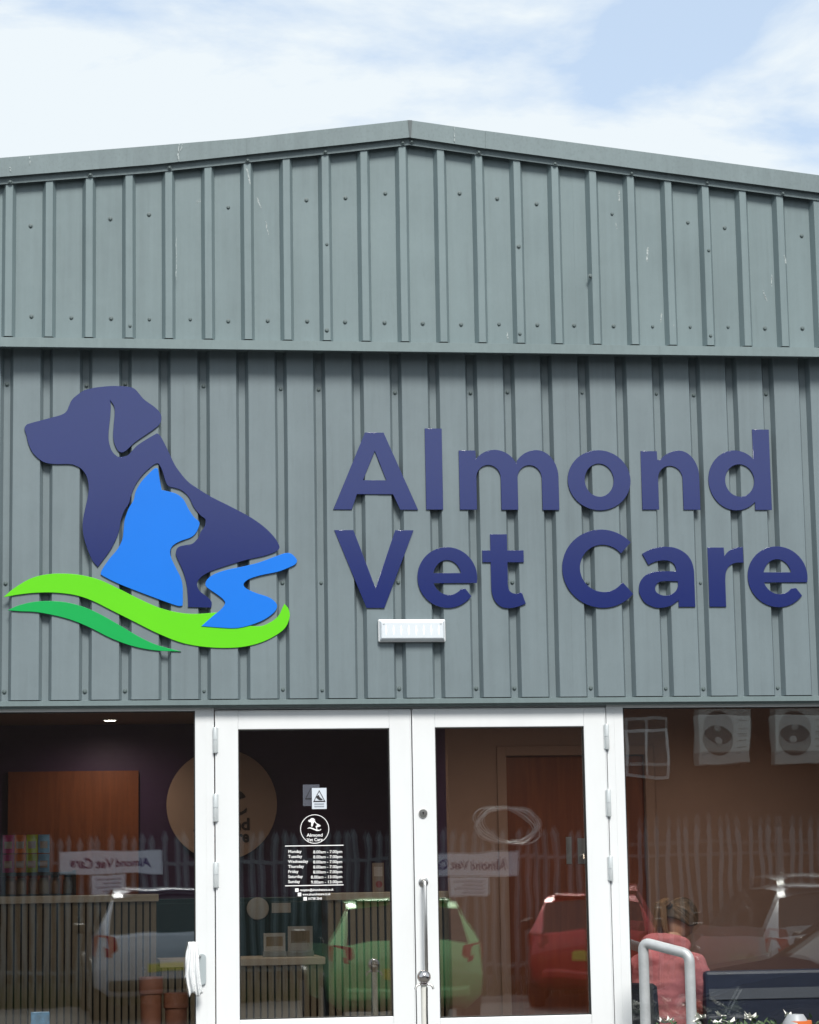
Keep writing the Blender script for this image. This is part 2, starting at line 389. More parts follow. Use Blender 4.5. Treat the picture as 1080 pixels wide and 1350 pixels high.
for off, lst in ((0, c3), (400, c4), (740, c5)):
    for x, y in lst:
        X, Z = valley(off+x/2.7, 450+y/2.7); obj('screw', scr, bld, loc=(X+random.uniform(-.003, .003), Y_VAL-.001, Z), rot=(0, random.uniform(0, 6), 0))
# bird droppings and scuffs
m_stain = mat('dried_white_dropping', (.38, .43, .43), .9, var=.3, scale=40)
_t = m_stain.node_tree; _b = _t.nodes['Principled BSDF']; _tc = N(_t, 'ShaderNodeTexCoord'); _n = N(_t, 'ShaderNodeTexNoise'); _n.inputs['Scale'].default_value = 70; _n.inputs['Detail'].default_value = 5
_m = N(_t, 'ShaderNodeMapRange'); _m.inputs[1].default_value = .30; _m.inputs[2].default_value = .56; _m.inputs[4].default_value = .95
_t.links.new(_tc.outputs['Object'], _n.inputs['Vector']); _t.links.new(_n.outputs['Fac'], _m.inputs[0]); _t.links.new(_m.outputs[0], _b.inputs['Alpha'])
def stain(pts, w, Y):
    pts = [P(x, y, Y) for x, y in pts]; l, r = [], []
    for i, p in enumerate(pts):
        ww = w*random.uniform(.35, 1)*(.5 if i in (0, len(pts)-1) else 1)*.0046
        l.append((p.x-ww+random.uniform(-.002, .002), Y-.0016, p.z)); r.append((p.x+ww, Y-.0016, p.z))
    n = len(pts); MB().add(l+r, [(i, i+1, n+i+1, n+i) for i in range(n-1)]).build('dropping', m_stain, bld)
def dense(a, b, n=7, wob=.8): return [(a[0]+(b[0]-a[0])*k/(n-1)+random.uniform(-wob, wob), a[1]+(b[1]-a[1])*k/(n-1)) for k in range(n)]
for a, b, w, Y in (((236, 189), (235, 212), 1.3, Y_VERGE-.003), ((240, 190), (239, 199), .8, Y_VERGE-.003), ((38, 206), (40, 217), .8, Y_VERGE-.003), ((14, 220), (13.5, 226), .8, Y_VERGE-.003),
                   ((599, 166), (600, 189), .7, Y_VERGE-.003), ((325, 220), (330, 243), 1.3, Y_RIB), ((339, 260), (345, 278), 1.1, Y_PAN), ((350, 290), (354, 312), .8, Y_PAN),
                   ((233, 312), (232.5, 372), .6, Y_RIB), ((816, 251), (817, 266), 1.1, Y_PAN), ((813, 294), (814, 302), .8, Y_PAN), ((854, 326), (853, 345), 1.3, Y_PAN),
                   ((1017, 362), (1018, 378), 1.0, Y_PAN), ((1006, 382), (1012, 398), 1.1, Y_PAN), ((1034, 336), (1036, 348), 1.2, Y_RIB), ((872, 412), (871, 426), 1.0, Y_PAN), ((888, 428), (889, 442), .8, Y_RIB), ((669, 438), (669.5, 449), .8, Y_PAN)):
    stain(dense(a, b), w, Y)
for k in range(5):   # scrape on the left gable sheet
    stain([(257+k*3.2, 270-k*1.6), (259+k*3.2, 267-k*1.6), (260+k*3.2, 264-k*1.6)], .8, Y_PAN)
# roof, side and rear walls
def wallquad(name, pts, m): return MB().add(pts, [tuple(range(len(pts)))]).build(name, m, bld)
BACK = 14.0
for xa, xb in ((XL, APEX), (APEX, XR)):
    wallquad('roof_slope', [(xa, .4, v_top(xa)), (xb, .4, v_top(xb)), (xb, BACK, v_top(xb)), (xa, BACK, v_top(xa))], m_up)
for x in (XL+.1, XR-.1):
    MB().box(x-.04, x+.04, -.15, BACK, 0, v_top(x)-.05).build('side_wall', m_lo, bld)
MB().box(XL, XR, BACK, BACK+.1, 0, v_top(XL)-.05).build('rear_wall', m_lo, bld)

# ---- glazing
def zf(py, px=540, Y=0): return PZ(px, py, Y)
Z_HEAD, Z_HB = zc+.02, zf(937.0, 300)
FD = .075
x_wl0 = PX(-4, 1100, 0)-.06; x_wl = PX(-4, 1100, 0); x_p0 = PX(257.6, 1100, 0); x_p1 = PX(283.6, 1100, 0)
x_q0 = PX(803.2, 1100, 0); x_q1 = PX(826.3, 1100, 0); x_wr = x_q1+1.75
pl = MB().box(x_wl0, x_wl, 0, FD, FLOOR, Z_HEAD).box(x_p0, x_p1-.003, 0, FD, FLOOR, Z_HEAD).box(x_wl, x_p0, 0.001, FD, Z_HB, Z_HEAD).box(x_wl, x_p0, .001, FD, FLOOR, FLOOR+.09)
wl = pl.build('window_frame', m_white, bld, bevel=.003, label='white frame of the left shop window')
pr = MB().box(x_q0+.003, x_q1, 0, FD, FLOOR, Z_HEAD).box(x_wr, x_wr+.06, 0, FD, FLOOR, Z_HEAD).box(x_q1, x_wr, .001, FD, Z_HB, Z_HEAD).box(x_q1, x_wr, .001, FD, FLOOR, FLOOR+.09)
wr = pr.build('window_frame', m_white, bld, bevel=.003, label='white frame of the right shop window')
MB().box(x_p1, x_q0, .012, FD, zf(933.8), Z_HEAD).build('door_head', m_white, bld, bevel=.002)
# reveal strips on the posts (stepped profile)
for o_, x in ((wl, PX(272.5, 1100, 0)), (wr, PX(814.5, 1100, 0))):
    MB().box(x-.0015, x+.0015, -.0022, .004, FLOOR+.002, Z_HEAD-.015).build('bead', m_white, o_)
def gasket(x0, x1, z0, z1, parent, y=.004, t=.005):
    MB().box(x0-.001, x0+t, y, .03, z0, z1).box(x1-t, x1+.001, y, .03, z0, z1).box(x0, x1, y, .03, z1-t, z1+.001).box(x0, x1, y, .03, z0-.001, z0+t).build('gasket', m_gasket, parent)
def panes(x0, x1, z0, z1, parent, tx, tz):
    """sealed double glazing; the two leaves of float glass are never perfectly parallel"""
    w, h = x1-x0, z1-z0; c = ((x0+x1)/2, 0, (z0+z1)/2)
    for y, rx, rz in ((.026, 0, 0), (.052, tx, tz)):
        me = MB().box(-w/2-.004, w/2+.004, -.003, .003, -h/2-.004, h/2+.004).mesh('pane', m_glass)
        obj('pane', me, parent, loc=(c[0], y, c[2]), rot=(rad(rx), 0, rad(rz)))
panes(x_wl, x_p0, FLOOR+.09, Z_HB, wl, .02, .03); gasket(x_wl, x_p0, FLOOR+.09, Z_HB, wl)
panes(x_q1, x_wr, FLOOR+.09, Z_HB, wr, .22, -.02); gasket(x_q1, x_wr, FLOOR+.09, Z_HB, wr)
m_lockdark = mat('keyhole', (.01, .01, .01), .5)
def door(x0, x1, gx0, gx1, gz0, gz1, ztop, hx, label, tilt):
    d = MB(); y0, y1 = -.004, .06; z0 = FLOOR+.012
    d.box(x0, gx0, y0, y1, z0, ztop).box(gx1, x1, y0, y1, z0, ztop).box(gx0, gx1, y0+.0005, y1, gz1, ztop-.0005).box(gx0, gx1, y0+.0005, y1, z0+.0005, gz0)
    lf = d.build('door_leaf', m_white, bld, bevel=.003, label=label)
    # raised outer lip of the leaf profile
    e = .013
    MB().box(x0+.001, x0+.006, y0-.004, y0+.01, z0, ztop).box(x1-.006, x1-.001, y0-.004, y0+.01, z0, ztop).box(x0, x1, y0-.004, y0+.01, ztop-.006, ztop-.001).build('lip', m_white, lf)
    panes(gx0, gx1, gz0, gz1, lf, *tilt); gasket(gx0, gx1, gz0, gz1, lf, y=.0)
    for ya, yb in ((957, 990.5), (1044, 1080), (1133, 1166)):
        za, zb_ = zf(ya, 540), zf(yb, 540); zm = (za+zb_)/2
        MB().lathe([(.011, zb_), (.0125, zb_+.004), (.0125, zm-.002), (.0095, zm-.0015), (.0095, zm+.0015), (.0125, zm+.002), (.0125, za-.004), (.011, za)], c=(hx, -.012, 0), n=14)\
            .box(hx-.002, hx+(.017 if hx < 2 else -.017), -.0095, -.0065, zb_+.004, za-.004).build('hinge', m_hinge, lf, smooth=True)
    return lf
XM = PX(545, 1100, 0)
dl = door(x_p1+.002, XM-.0025, PX(314.8, 1100, 0), PX(515.3, 1100, 0), zf(1342.5, 415), zf(961, 415), zf(936, 415), PX(284.3, 1100, -.01), 'white left leaf of the glazed double door', (.015, .04))
dr = door(XM+.0025, x_q0-.002, PX(576, 1100, 0), PX(773.5, 1100, 0), zf(1340, 680), zf(958.3, 680), zf(933.6, 680), PX(804, 1100, -.01), 'white right leaf of the glazed double door with its pull handle', (.03, -.05))
# lock cylinder and pull handle
p = P(558, 1072.5, -.01)
lk = MB().lathe([(.024, -.004), (.0245, -.009), (.022, -.013), (.010, -.0135)], c=(p.x, 0, p.z), axis='y', n=28).build('lock_rose', m_steel, dr, smooth=True)
MB().box(p.x-.0025, p.x+.0025, -.0150, -.0130, p.z-.006, p.z+.006).lathe([(.0045, -.0131), (.0045, -.0152)], c=(p.x, 0, p.z+.004), axis='y', n=12).build('keyhole', m_lockdark, dr)
p = P(558.5, 1163, -.03); q = P(562, 1287, -.03); hx = (p.x+q.x)/2
MB().lathe([(.026, -.004), (.026, -.010), (.022, -.013), (.012, -.0135)], c=(hx, 0, p.z), axis='y', n=24).lathe([(.026, -.004), (.026, -.010), (.022, -.013), (.012, -.0135)], c=(hx, 0, q.z), axis='y', n=24).build('handle_rose', m_steel, dr, smooth=True)
bend = lambda z, s: [(hx, -.012, z), (hx, -.045, z), (hx, -.058, z-s*.004), (hx, -.064, z-s*.014)]
MB().tube(bend(p.z, 1)+bend(q.z, -1)[::-1], .0098, 12).build('pull_handle', m_steel, dr, smooth=True)
# walls either side of the glazing, below the cladding
m_pier = brick_mat('buff_brick', (.24, .15, .10), (.29, .19, .13), (.3, .29, .27))
MB().box(XL, x_wl0, -.02, .2, 0, Z_HEAD+.05).build('brick_pier', m_pier, bld)
MB().box(x_wr+.06, XR, -.02, .2, 0, Z_HEAD+.05).build('brick_pier', m_pier, bld)
MB().box(x_wl0, x_wr+.06, .005, .2, -.05, FLOOR-.002).build('threshold', m_conc, bld)
MB().box(XL, XR, .0, .06, Z_HEAD+.002, Z_LB+.5).build('lining', m_dark, bld)

# ---- room behind the glass
BY, RY = 4.2, 2.2          # back wall, nearer partition
Z_CE = PZ(100, 955.5, BY)
m_purple = mat('aubergine_wall', (.050, .018, .070), .55, var=.08, scale=3)
m_beige = mat('warm_beige_wall', (.34, .205, .16), .7, var=.05, scale=2)
m_ceil = mat('ceiling_paint', (.30, .20, .17), .8)
m_floor = mat('vinyl_floor', (.13, .11, .095), .35, var=.15, scale=6)
m_door = wood_mat('veneer', (.15, .032, .010), (.23, .055, .017))
m_pan = wood_mat('orange_veneer', (.16, .042, .012), (.23, .062, .018))
XC = PX(610, 1050, RY); x_in0, x_in1 = x_wl0-1.6, x_wr+.8
MB().box(x_in0, XC, BY, BY+.1, FLOOR, Z_CE).build('room_wall', m_purple, bld, label='dark purple back wall of the reception')
MB().box(XC-.09, XC-.001, RY+.101, BY, FLOOR, Z_CE).build('room_wall', m_purple, bld)
dx0, dx1, dzt = PX(668, 1050, RY), PX(851, 1050, RY), PZ(730, 996, RY)
MB().box(XC-.09, dx0, RY, RY+.1, FLOOR, Z_CE).box(dx1, x_in1, RY, RY+.1, FLOOR, Z_CE).box(dx0, dx1, RY, RY+.1, dzt, Z_CE).build('room_wall', m_beige, bld, label='warm brown partition wall with a wooden door')
MB().box(x_in0-.1, x_in0, .2, BY, FLOOR, Z_CE).build('room_wall', m_beige, bld)
MB().box(x_in1, x_in1+.1, .2, RY, FLOOR, Z_CE).build('room_wall', m_beige, bld)
MB().box(x_in0, x_in1, .065, BY, Z_CE, Z_CE+.05).build('ceiling', m_ceil, bld)
MB().box(x_in0, x_in1, .08, BY, FLOOR-.1, FLOOR).build('room_floor', m_floor, bld)
MB().box(x_in0, x_in1, .062, .075, Z_HB-.002, Z_CE+.04).build('lining', m_beige, bld)
idr = MB().box(dx0+.004, dx1-.004, RY+.03, RY+.075, FLOOR+.008, dzt-.004).build('inner_door', m_door, bld, label='brown wooden inner door')
MB().box(dx0-.06, dx0, RY-.018, RY, FLOOR, dzt+.06).box(dx1, dx1+.06, RY-.018, RY, FLOOR, dzt+.06).box(dx0, dx1, RY-.018, RY, dzt, dzt+.06).build('architrave', m_beige, idr, bevel=.003)
q = P(762, 1122, RY)
MB().box(q.x-.07, q.x-.035, RY+.024, RY+.03, q.z-.08, q.z+.09).box(q.x+.005, q.x+.06, RY+.024, RY+.03, q.z-.08, q.z+.08).build('door_plate', m_steel, idr)
MB().tube([(q.x+.03, RY+.024, q.z-.03), (q.x+.03, RY-.03, q.z-.03), (q.x+.03, RY-.035, q.z-.05)], .009, 10).build('door_handle', m_steel, idr, smooth=True)
a, b_ = P(11, 1018, BY), P(182.5, 1180, BY)
MB().box(a.x, b_.x, BY-.03, BY-.001, FLOOR+.4, a.z).build('wall_panel', m_pan, bld, label='orange brown wood panel on the purple wall')
# downlights
m_led = mat('downlight_lens', (.9, .9, .9), .4, emit=(1, .9, .76), estr=14)
def downlight(x, y, w):
    t = thing('downlight', '', 'downlight', (x, y, Z_CE), group='recessed ceiling downlights')
    MB().lathe([(.040, .0), (.052, -.001), (.052, -.006), (.046, -.009), (.040, -.006)], n=24).build('bezel', m_white, t, smooth=True)
    MB().lathe([(.0005, -.012), (.036, -.010), (.040, -.0065), (.0005, -.0062)], n=24).build('lens', m_led, t)
    ld = bpy.data.lights.new('downlight_lamp', 'SPOT'); ld.energy = w; ld.spot_size = rad(172); ld.spot_blend = .9; ld.color = (1, .84, .66); ld.shadow_soft_size = .05
    lo = bpy.data.objects.new('downlight_lamp', ld); COL.objects.link(lo); lo.parent = t; lo.location = (0, 0, -.03)
    return t
c = P(145, 948.5, 3.2); yy = 13.2*0
# depth at which the ceiling plane is seen at that pixel
d_ = (P(145, 948.5, 1)-CAM); tt = (Z_CE-CAM.z)/d_.z; c = CAM+d_*tt
downlight(c.x, c.y, 16)['label'] = 'lit downlight in the ceiling near the left window'
downlight(PX(420, 1000, 2.6), 2.6, 18)['label'] = 'unseen downlight added over the reception desk'  # this and the lamps below are added out of view to brighten the room
downlight(PX(120, 1000, 1.2), 1.2, 10)['label'] = 'unseen downlight added to light the desk, close to the left window glass'
downlight(PX(420, 1000, 1.2), 1.2, 10)['label'] = 'unseen downlight added to light the desk, just inside the left door leaf'
downlight(PX(720, 1000, 1.2), 1.1, 22)['label'] = 'unseen downlight added before the brown inner door'
downlight(PX(980, 1000, 1.2), 1.1, 22)['label'] = 'unseen downlight added above the seated woman'

# ------------------------------------------------------------------ fascia sign: letters
Y_SIGN = -.0705; TH = .008
def arc(cx, cy, rx, ry, a0, a1, n=18):
    return [(cx+rx*math.cos(rad(a0+(a1-a0)*k/n)), cy+ry*math.sin(rad(a0+(a1-a0)*k/n))) for k in range(n+1)]
def C(*p): return [(x, y, 'c') for x, y in p]
def letter(loops, ax, by, parent, name='letter'):
    """loops in upright pixel units: x along the baseline, v above it"""
    o0 = P(ax, by, Y_SIGN); kx = (PX(ax+20, by, Y_SIGN)-PX(ax-20, by, Y_SIGN))/40; kz = (PZ(ax, by-40, Y_SIGN)-o0.z)/40
    L_ = [[(o0.x+(u-ax)*kx, o0.z+v*kz) for u, v in lp] for lp in loops]
    return plate(L_, Y_SIGN, TH, m_navy, name, parent)
o0 = P(440, 672, Y_SIGN)
sg = thing('lettering_sign', 'navy blue raised letters reading Almond Vet Care on the ribbed wall', 'sign')
ell = lambda cx, cy, rx, ry: arc(cx, cy, rx, ry, 0, 360, 48)[:-1]
letter([[(439.6,0),(482.8,102),(507.4,102),(551.5,0),(527.8,0),(518.5,20.3),(471.1,20.3),(464.1,0)], [(495.4,77.4),(479.3,38.8),(510.4,38.8)]], 495, 671.9, sg)
letter([[(562.1,0),(584.5,0),(584.5,107.4),(562.1,107.4)]], 573, 671.9, sg)
letter([[(606.7,0),(606.7,78),(628.6,78),(629.2,67)]+arc(654,43,33,36.2,136,31,16)+arc(709.5,43,33,36.2,147,90,10)[1:]+arc(709.5,43,28.4,36.2,88,0,12)+[(737.9,0),(715.6,0)]+
        arc(699.6,42,16,17,0,180,16)+[(683.6,0),(661.3,0)]+arc(645.3,42,16,17,0,180,16)+[(629.3,0)]], 672, 672.1, sg)
letter([ell(791.3,39,41.5,39.8), ell(791.4,39.1,19.1,21.8)], 791, 672.1, sg)
letter([[(847.3,0),(847.3,77.2),(868.7,77.2),(869.0,66)]+arc(898,43,33,35.2,140,90,10)+arc(898,43,25.9,35.2,88,0,12)+[(923.9,0),(901.5,0)]+arc(885.4,41,16.1,16.8,0,180,16)+[(869.3,0)]], 885, 672, sg)
letter([[(996,0),(1018.1,0),(1018.1,106.6),(996,106.6)]+arc(971.3,38.9,35.6,39.7,46,314,36), ell(977,38.7,19.2,21.3)], 977, 672.2, sg)
letter([[(442.3,103),(483.3,0),(507,0),(547.2,103),(523,103),(495.7,26.2),(467.5,103)]], 495, 801.6, sg)
ee = lambda d: [[(x+d, y) for x, y in arc(590.8,39.65,39.6,40.3,-10.5,322,44)+[(614.6,24.6)]+arc(592.5,39,21,22.3,320,198,16)],
                [(x+d, y) for x, y in arc(590.7,39,19,23.7,16,164,18)]]
letter(ee(0), 590, 801, sg)
letter([smooth_poly(C((648.5,97),(670.7,97),(670.7,75.6),(692.3,75.6),(692.3,59.7),(670.7,59.7),(670.5,30))+[(672,23),(676.3,19.2),(682.2,18.4)]+C((688.6,20.4),(693.6,5))+[(682.2,.8),(671.9,-.9),(661.5,.8),(653,8.5),(649,20)]+C((648.4,30),(648.4,59.7),(637.5,59.7),(637.5,75.6),(648.5,75.6)), sub=5)], 665, 801, sg)
letter([arc(795.5,51.2,52.6,51.9,42.3,320,48)+[(823,32.2)]+arc(797,51.5,30.7,31.2,323,40,36)+[(821.8,71.8)]], 795, 800.8, sg)
letter([smooth_poly([(849.1,70.3,'c'),(860.2,76.1),(872.5,79.1),(883,79.6),(895.3,77.4),(907.2,70.3),(914,60.7),(916.8,49.2)]+C((917.1,40),(917.1,0),(895.1,0),(895.0,8.6))+[(886.3,2.4),(875.7,-.9),(863.4,-.6),(851,5.5),(844.6,15.8),(843.4,23.7),(845.6,33.4),(853,42),(864.4,46.4),(876.7,47.3)]+C((893.6,46.9),)+[(892.6,52.7),(889.3,58),(882.5,61),(873.5,61.2),(865,59.2)]+C((856.8,55.4),), sub=5),
        smooth_poly([(895,33.7,'c'),(876.5,33.9),(868.5,31.6),(864.9,25.5),(866.6,19.3),(874.4,15.3),(883.2,15.8),(891.2,20.2),(894.9,27)], sub=5)], 880, 800.2, sg)
letter([smooth_poly(C((935.7,0),(935.7,78.4),(957.3,78.4),(957.8,67))+[(963.8,73.7),(972.9,77.9)]+C((982.5,79.3),(982.9,58.1))+[(972.3,57.9),(963.9,53.7),(959.3,46.3)]+C((957.8,36),(957.8,0)), sub=5)], 945, 800, sg)
letter(ee(436.4), 1027, 800, sg)

# ------------------------------------------------------------------ fascia sign: dog, cat and hills emblem
lg = thing('emblem_sign', 'cut out emblem of a navy dog, blue cat and green hills on the wall', 'sign')
Z54A = lambda l: [(20+p[0]/5.4, 500+p[1]/5.4)+tuple(p[2:]) for p in l]
Z54B = lambda l: [(90+p[0]/5.4, 600+p[1]/5.4)+tuple(p[2:]) for p in l]
Z54C = lambda l: [(200+p[0]/5.4, 600+p[1]/5.4)+tuple(p[2:]) for p in l]
Z27D = lambda l: [(p[0]/2.7, 720+p[1]/2.7)+tuple(p[2:]) for p in l]
def emblem(pts, m, name, dy=0.0):
    w = [(P(p[0], p[1], Y_SIGN-dy).x, P(p[0], p[1], Y_SIGN-dy).z)+tuple(p[2:]) for p in pts]
    return plate([smooth_poly(w, sub=5)], Y_SIGN-dy, TH, m, name, lg)
dog = Z54A([(66,352),(80,325),(110,312),(260,272),(330,252),(365,228),(385,185),(405,145),(450,105),(500,75),(590,56),(700,47),(800,52),(850,68),(885,105),(920,145),(990,195),(1030,235),(1042,275),(1030,318),
            (980,362),(870,437),(825,475),(790,508),(760,521),(732,508),(707,460),(697,400),(702,320),(709,240),(703,190),(676,148,'c'),(681,190),(677,270),(666,370),(667,440),(685,502),(715,540),(748,553),(800,541),(838,503),(870,470),(940,424),(1010,384,'c'),(1035,405),(1080,490)]) + \
      Z54C([(160,60),(200,120),(260,190),(340,245),(430,300),(560,365),(700,440),(800,510),(870,580),(905,635),(908,665),(880,690),(800,718),(680,745),(560,780),(440,820),(370,855),(330,895),(325,930),(345,970),(400,1012),(424,1040),(428,1062),(424,1086,'c'),(258,1083,'c'),(258,1040),(250,930),(225,830),(180,730),(172,690),(190,655),(240,640),(290,630),(330,590),(350,545),(376,508),(384,470),(378,452),(345,426),(300,370),(265,300),(215,252),(160,232),(122,222),(100,190),(75,110),(52,66),(36,60)]) + \
      Z54B([(600,75),(530,140),(480,210),(447,290),(432,345),(400,395),(376,460),(360,545),(330,620),(290,690),(210,797,'c'),(165,738),(120,620),(104,540),(105,460),(125,360),(140,290),(145,220),(130,150),(95,100),(50,74)]) + \
      Z54A([(380,604),(280,604),(200,588),(130,530),(95,460),(80,400)])
emblem(dog, m_navy, 'dog_silhouette')
emblem(Z54B([(630,92),(640,105),(650,165),(665,248,'c'),(700,255),(770,275),(820,315),(855,380),(895,440),(932,474),(930,510),(905,560),(865,590),(800,612),(745,645),(726,685),(735,735),(765,800),(800,870),(814,930),(816,1000),(815,1062),(804,1074),(760,1068),(600,1010),(380,925),(250,862),(232,840),(250,800),(300,730),(350,670),(385,600),(395,520),(402,460),(430,380),(465,320),(480,260),(520,190),(570,135),(610,98)]), m_blue, 'cat_silhouette')
emblem(Z54C([(383,915),(400,880),(450,845),(540,815),(640,795),(760,765),(870,725),(950,698),(990,700),(1020,725),(1035,750),(1025,775),(990,795),(900,830),(780,855),(700,880),(665,903),(655,925),(675,950),(740,980),(830,1010),(880,1045),(893,1080)]) +
       Z27D([(975,237),(940,262),(890,282),(840,292),(780,290),(717,285,'c'),(760,247),(786,226),(801,205),(795,190),(770,170),(737,147)]), m_blue, 'blue_stream', dy=.004)
emblem(Z27D([(12,182,'c'),(50,150),(110,115),(170,100),(240,98),(300,105),(360,122),(430,155),(500,190),(570,220),(640,237),(700,241),(774,236,'c'),(770,262),(860,280),(920,285),(955,275),(990,250),(1006,218),(1013,205,'c'),(1028,225),(1031,255),(1012,295),(960,330),(900,352),(830,362),(740,360),(650,345),(560,310),(470,265),(390,225),(330,195),(270,175),(200,166),(130,166),(70,172)]), m_lime, 'light_green_hill')
emblem(Z27D([(27,228,'c'),(70,210),(130,197),(200,196),(260,205),(320,225),(380,255),(440,290),(500,325),(560,352),(645,375,'c'),(560,372),(480,358),(400,330),(320,290),(260,265),(200,248),(130,235),(70,232)]), m_green, 'dark_green_hill')

# ------------------------------------------------------------------ emergency bulkhead light under the lettering
a, b_ = P(499.3, 816, -.11), P(588.5, 845.5, -.11); w, h = b_.x-a.x, a.z-b_.z
bk = thing('bulkhead_light', 'white rectangular bulkhead light with a ribbed diffuser under the word Vet', 'light', (a.x+w/2, Y_PNL, b_.z+h/2))
MB().box(-w/2, w/2, -.028, -.0005, -h/2, h/2).build('housing', m_white, bk, bevel=.006)
m_dif = mat('frosted_diffuser', (.60, .65, .69), .25, emit=(.9, .96, 1), estr=.03)
e = .004
vs = [(-w/2+e, -.0285, -h/2+e), (w/2-e, -.0285, -h/2+e), (w/2-e, -.0285, h/2-e), (-w/2+e, -.0285, h/2-e),
      (-w/2+.016, -.050, -h/2+.017), (w/2-.016, -.050, -h/2+.017), (w/2-.016, -.050, h/2-.017), (-w/2+.016, -.050, h/2-.017)]
MB().add(vs, [(0,1,5,4),(1,2,6,5),(2,3,7,6),(3,0,4,7),(4,5,6,7),(3,2,1,0)]).build('diffuser', m_dif, bk, bevel=.004)
m_led2 = mat('led_prism', (.9, .9, .9), .2, emit=(1, .98, .93), estr=.35)
for k in range(8):
    x = -w/2+.040+k*(w-.080)/7
    MB().add([(x, -.0505, -.030), (x+.0042, -.0505, 0), (x, -.0505, .030), (x-.0042, -.0505, 0), (x, -.0530, 0)], [(0,1,4),(1,2,4),(2,3,4),(3,0,4),(0,3,2,1)]).build('led', m_led2, bk)
for s in (-1, 1):
    MB().lathe([(.0045, -.0505), (.0045, -.0525), (.001, -.053)], c=(s*(w/2-.028), 0, .036), axis='y', n=10).build('screw_head', m_hinge, bk)

# ------------------------------------------------------------------ vinyl lettering, a sticker and its modelled reflection on the left door leaf
YG = .0218
m_vin = mat('white_vinyl', (.85, .85, .86), .5)
kpx = PX(416, 1100, YG)-PX(415, 1100, YG)
hv = thing('opening_hours_vinyl', 'white vinyl opening hours table under a round emblem on the left door glass', 'vinyl lettering')
def at(px, py): return P(px, py, YG)
p = at(415, 1093)
plate([[(p.x+r*math.cos(t*math.pi/32), p.z+r*math.sin(t*math.pi/32)) for t in range(64)] for r in (19*kpx, 18.2*kpx)], YG, .0008, m_vin, 'ring', hv, bevel=0.0)
def mini(pts):
    w = [(p.x+(x-205)/370*18*kpx, p.z+.022+(690-y)/370*18*kpx)+tuple(r) for x, y, *r in pts]; return smooth_poly(w, sub=2)
plate([mini(dog[::1])], YG, .0008, m_vin, 'dog_mark', hv, bevel=0.0)
plate([mini(Z27D([(12,182,'c'),(110,115),(240,98),(430,155),(570,220),(700,241),(900,290),(1013,205,'c'),(1010,295),(830,362),(650,345),(390,225),(200,166)]))], YG, .0008, m_vin, 'hill_mark', hv, bevel=0.0)
text('Almond', p.x, YG, at(415, 1103.0).z, .024, m_vin, 'words', hv, 'CENTER', 21*kpx, bold=.0003)
text('Vet Care', p.x, YG, at(415, 1109).z, .024, m_vin, 'words', hv, 'CENTER', 21*kpx, bold=.0003)
for y in (1115.5, 1168):
    a, b_ = at(376, y), at(453, y); MB().box(a.x, b_.x, YG, YG+.0008, a.z-.0022, a.z+.0022).build('rule', m_vin, hv)
for k, (d, hrs) in enumerate((('Monday', '8.00am - 7.00pm'), ('Tuesday', '8.00am - 7.00pm'), ('Wednesday', '8.00am - 7.00pm'), ('Thursday', '8.00am - 7.00pm'),
                              ('Friday', '8.00am - 7.00pm'), ('Saturday', '8.00am - 13.00pm'), ('Sunday', '9.00am - 13.00pm'))):
    q = at(380, 1124.6+k*6.62); text(d, q.x, YG, q.z, .0225, m_vin, 'day', hv, bold=.0003)
    q = at(451.5, 1124.6+k*6.62); text(hrs, q.x, YG, q.z, .0225, m_vin, 'hours', hv, 'RIGHT', (38 if k < 5 else 41)*kpx, bold=.0002)
for k, (sx, s, w_) in enumerate(((391.5, 'reception@almondvetcare.co.uk', 44), (395, 'www.almondvetcare.co.uk', 37), (402.5, '01738 3545', 18))):
    q = at(sx, 1173.6+k*5.7); MB().box(q.x-2.3*kpx, q.x+2.3*kpx, YG, YG+.0008, q.z-2.3*kpx, q.z+2.3*kpx).build('icon', m_vin, hv)
    text(s, q.x+4*kpx, YG, q.z-.006, .018, m_vin, 'contact', hv, 'LEFT', w_*kpx, bold=.0003)
m_stk = mat('pale_sticker', (.55, .60, .66), .5); m_ink = mat('black_ink', (.01, .01, .012), .5); m_inkg = mat('grey_ink', (.25, .28, .32), .5)
cs = thing('warning_sticker_or_ghost', 'small pale warning sticker with a black triangle on the left door glass', 'sticker')
a, b_ = at(411.2, 1039), at(430.8, 1066.5); MB().box(a.x, b_.x, YG, YG+.0008, b_.z, a.z).build('backing', m_stk, cs)
def tri(c, r, k=1.0): return [(c.x, c.z+r*1.05), (c.x-r, c.z-r*.85), (c.x+r, c.z-r*.85)]
c = at(421, 1050.3)
plate([tri(c, 8.2*kpx), tri(c, 6.4*kpx)], YG-.0012, .0008, m_ink, 'triangle', cs, bevel=0.0)
plate([smooth_poly([(c.x-4*kpx, c.z-1*kpx), (c.x-1*kpx, c.z+2*kpx), (c.x+1*kpx, c.z-1*kpx), (c.x+4.5*kpx, c.z-4*kpx), (c.x, c.z-4.5*kpx)])], YG-.0012, .0008, m_ink, 'camera_mark', cs, bevel=0.0)
for y in (1060, 1063.2):
    q = at(421, y); MB().box(q.x-6.5*kpx, q.x+6.5*kpx, YG-.0012, YG-.0004, q.z-.8*kpx, q.z+.8*kpx).build('line', m_inkg, cs)

gs = thing('warning_sticker_or_ghost', 'grey ghost reflection of the warning sticker, modelled as a dim plate behind it', 'sticker')  # dim plate stands in for the sticker's reflection in the second pane
YH = .040; m_ghost = mat('sticker_ghost', (.10, .105, .14), .6)
a, b_ = P(399.3, 1034.5, YH), P(421.5, 1062.5, YH); MB().box(a.x, b_.x, YH, YH+.0008, b_.z, a.z).build('backing', m_ghost, gs)
c = P(410, 1047, YH); plate([tri(c, 8.0*kpx), tri(c, 6.4*kpx)], YH-.0012, .0008, m_ink, 'triangle', gs, bevel=0.0)

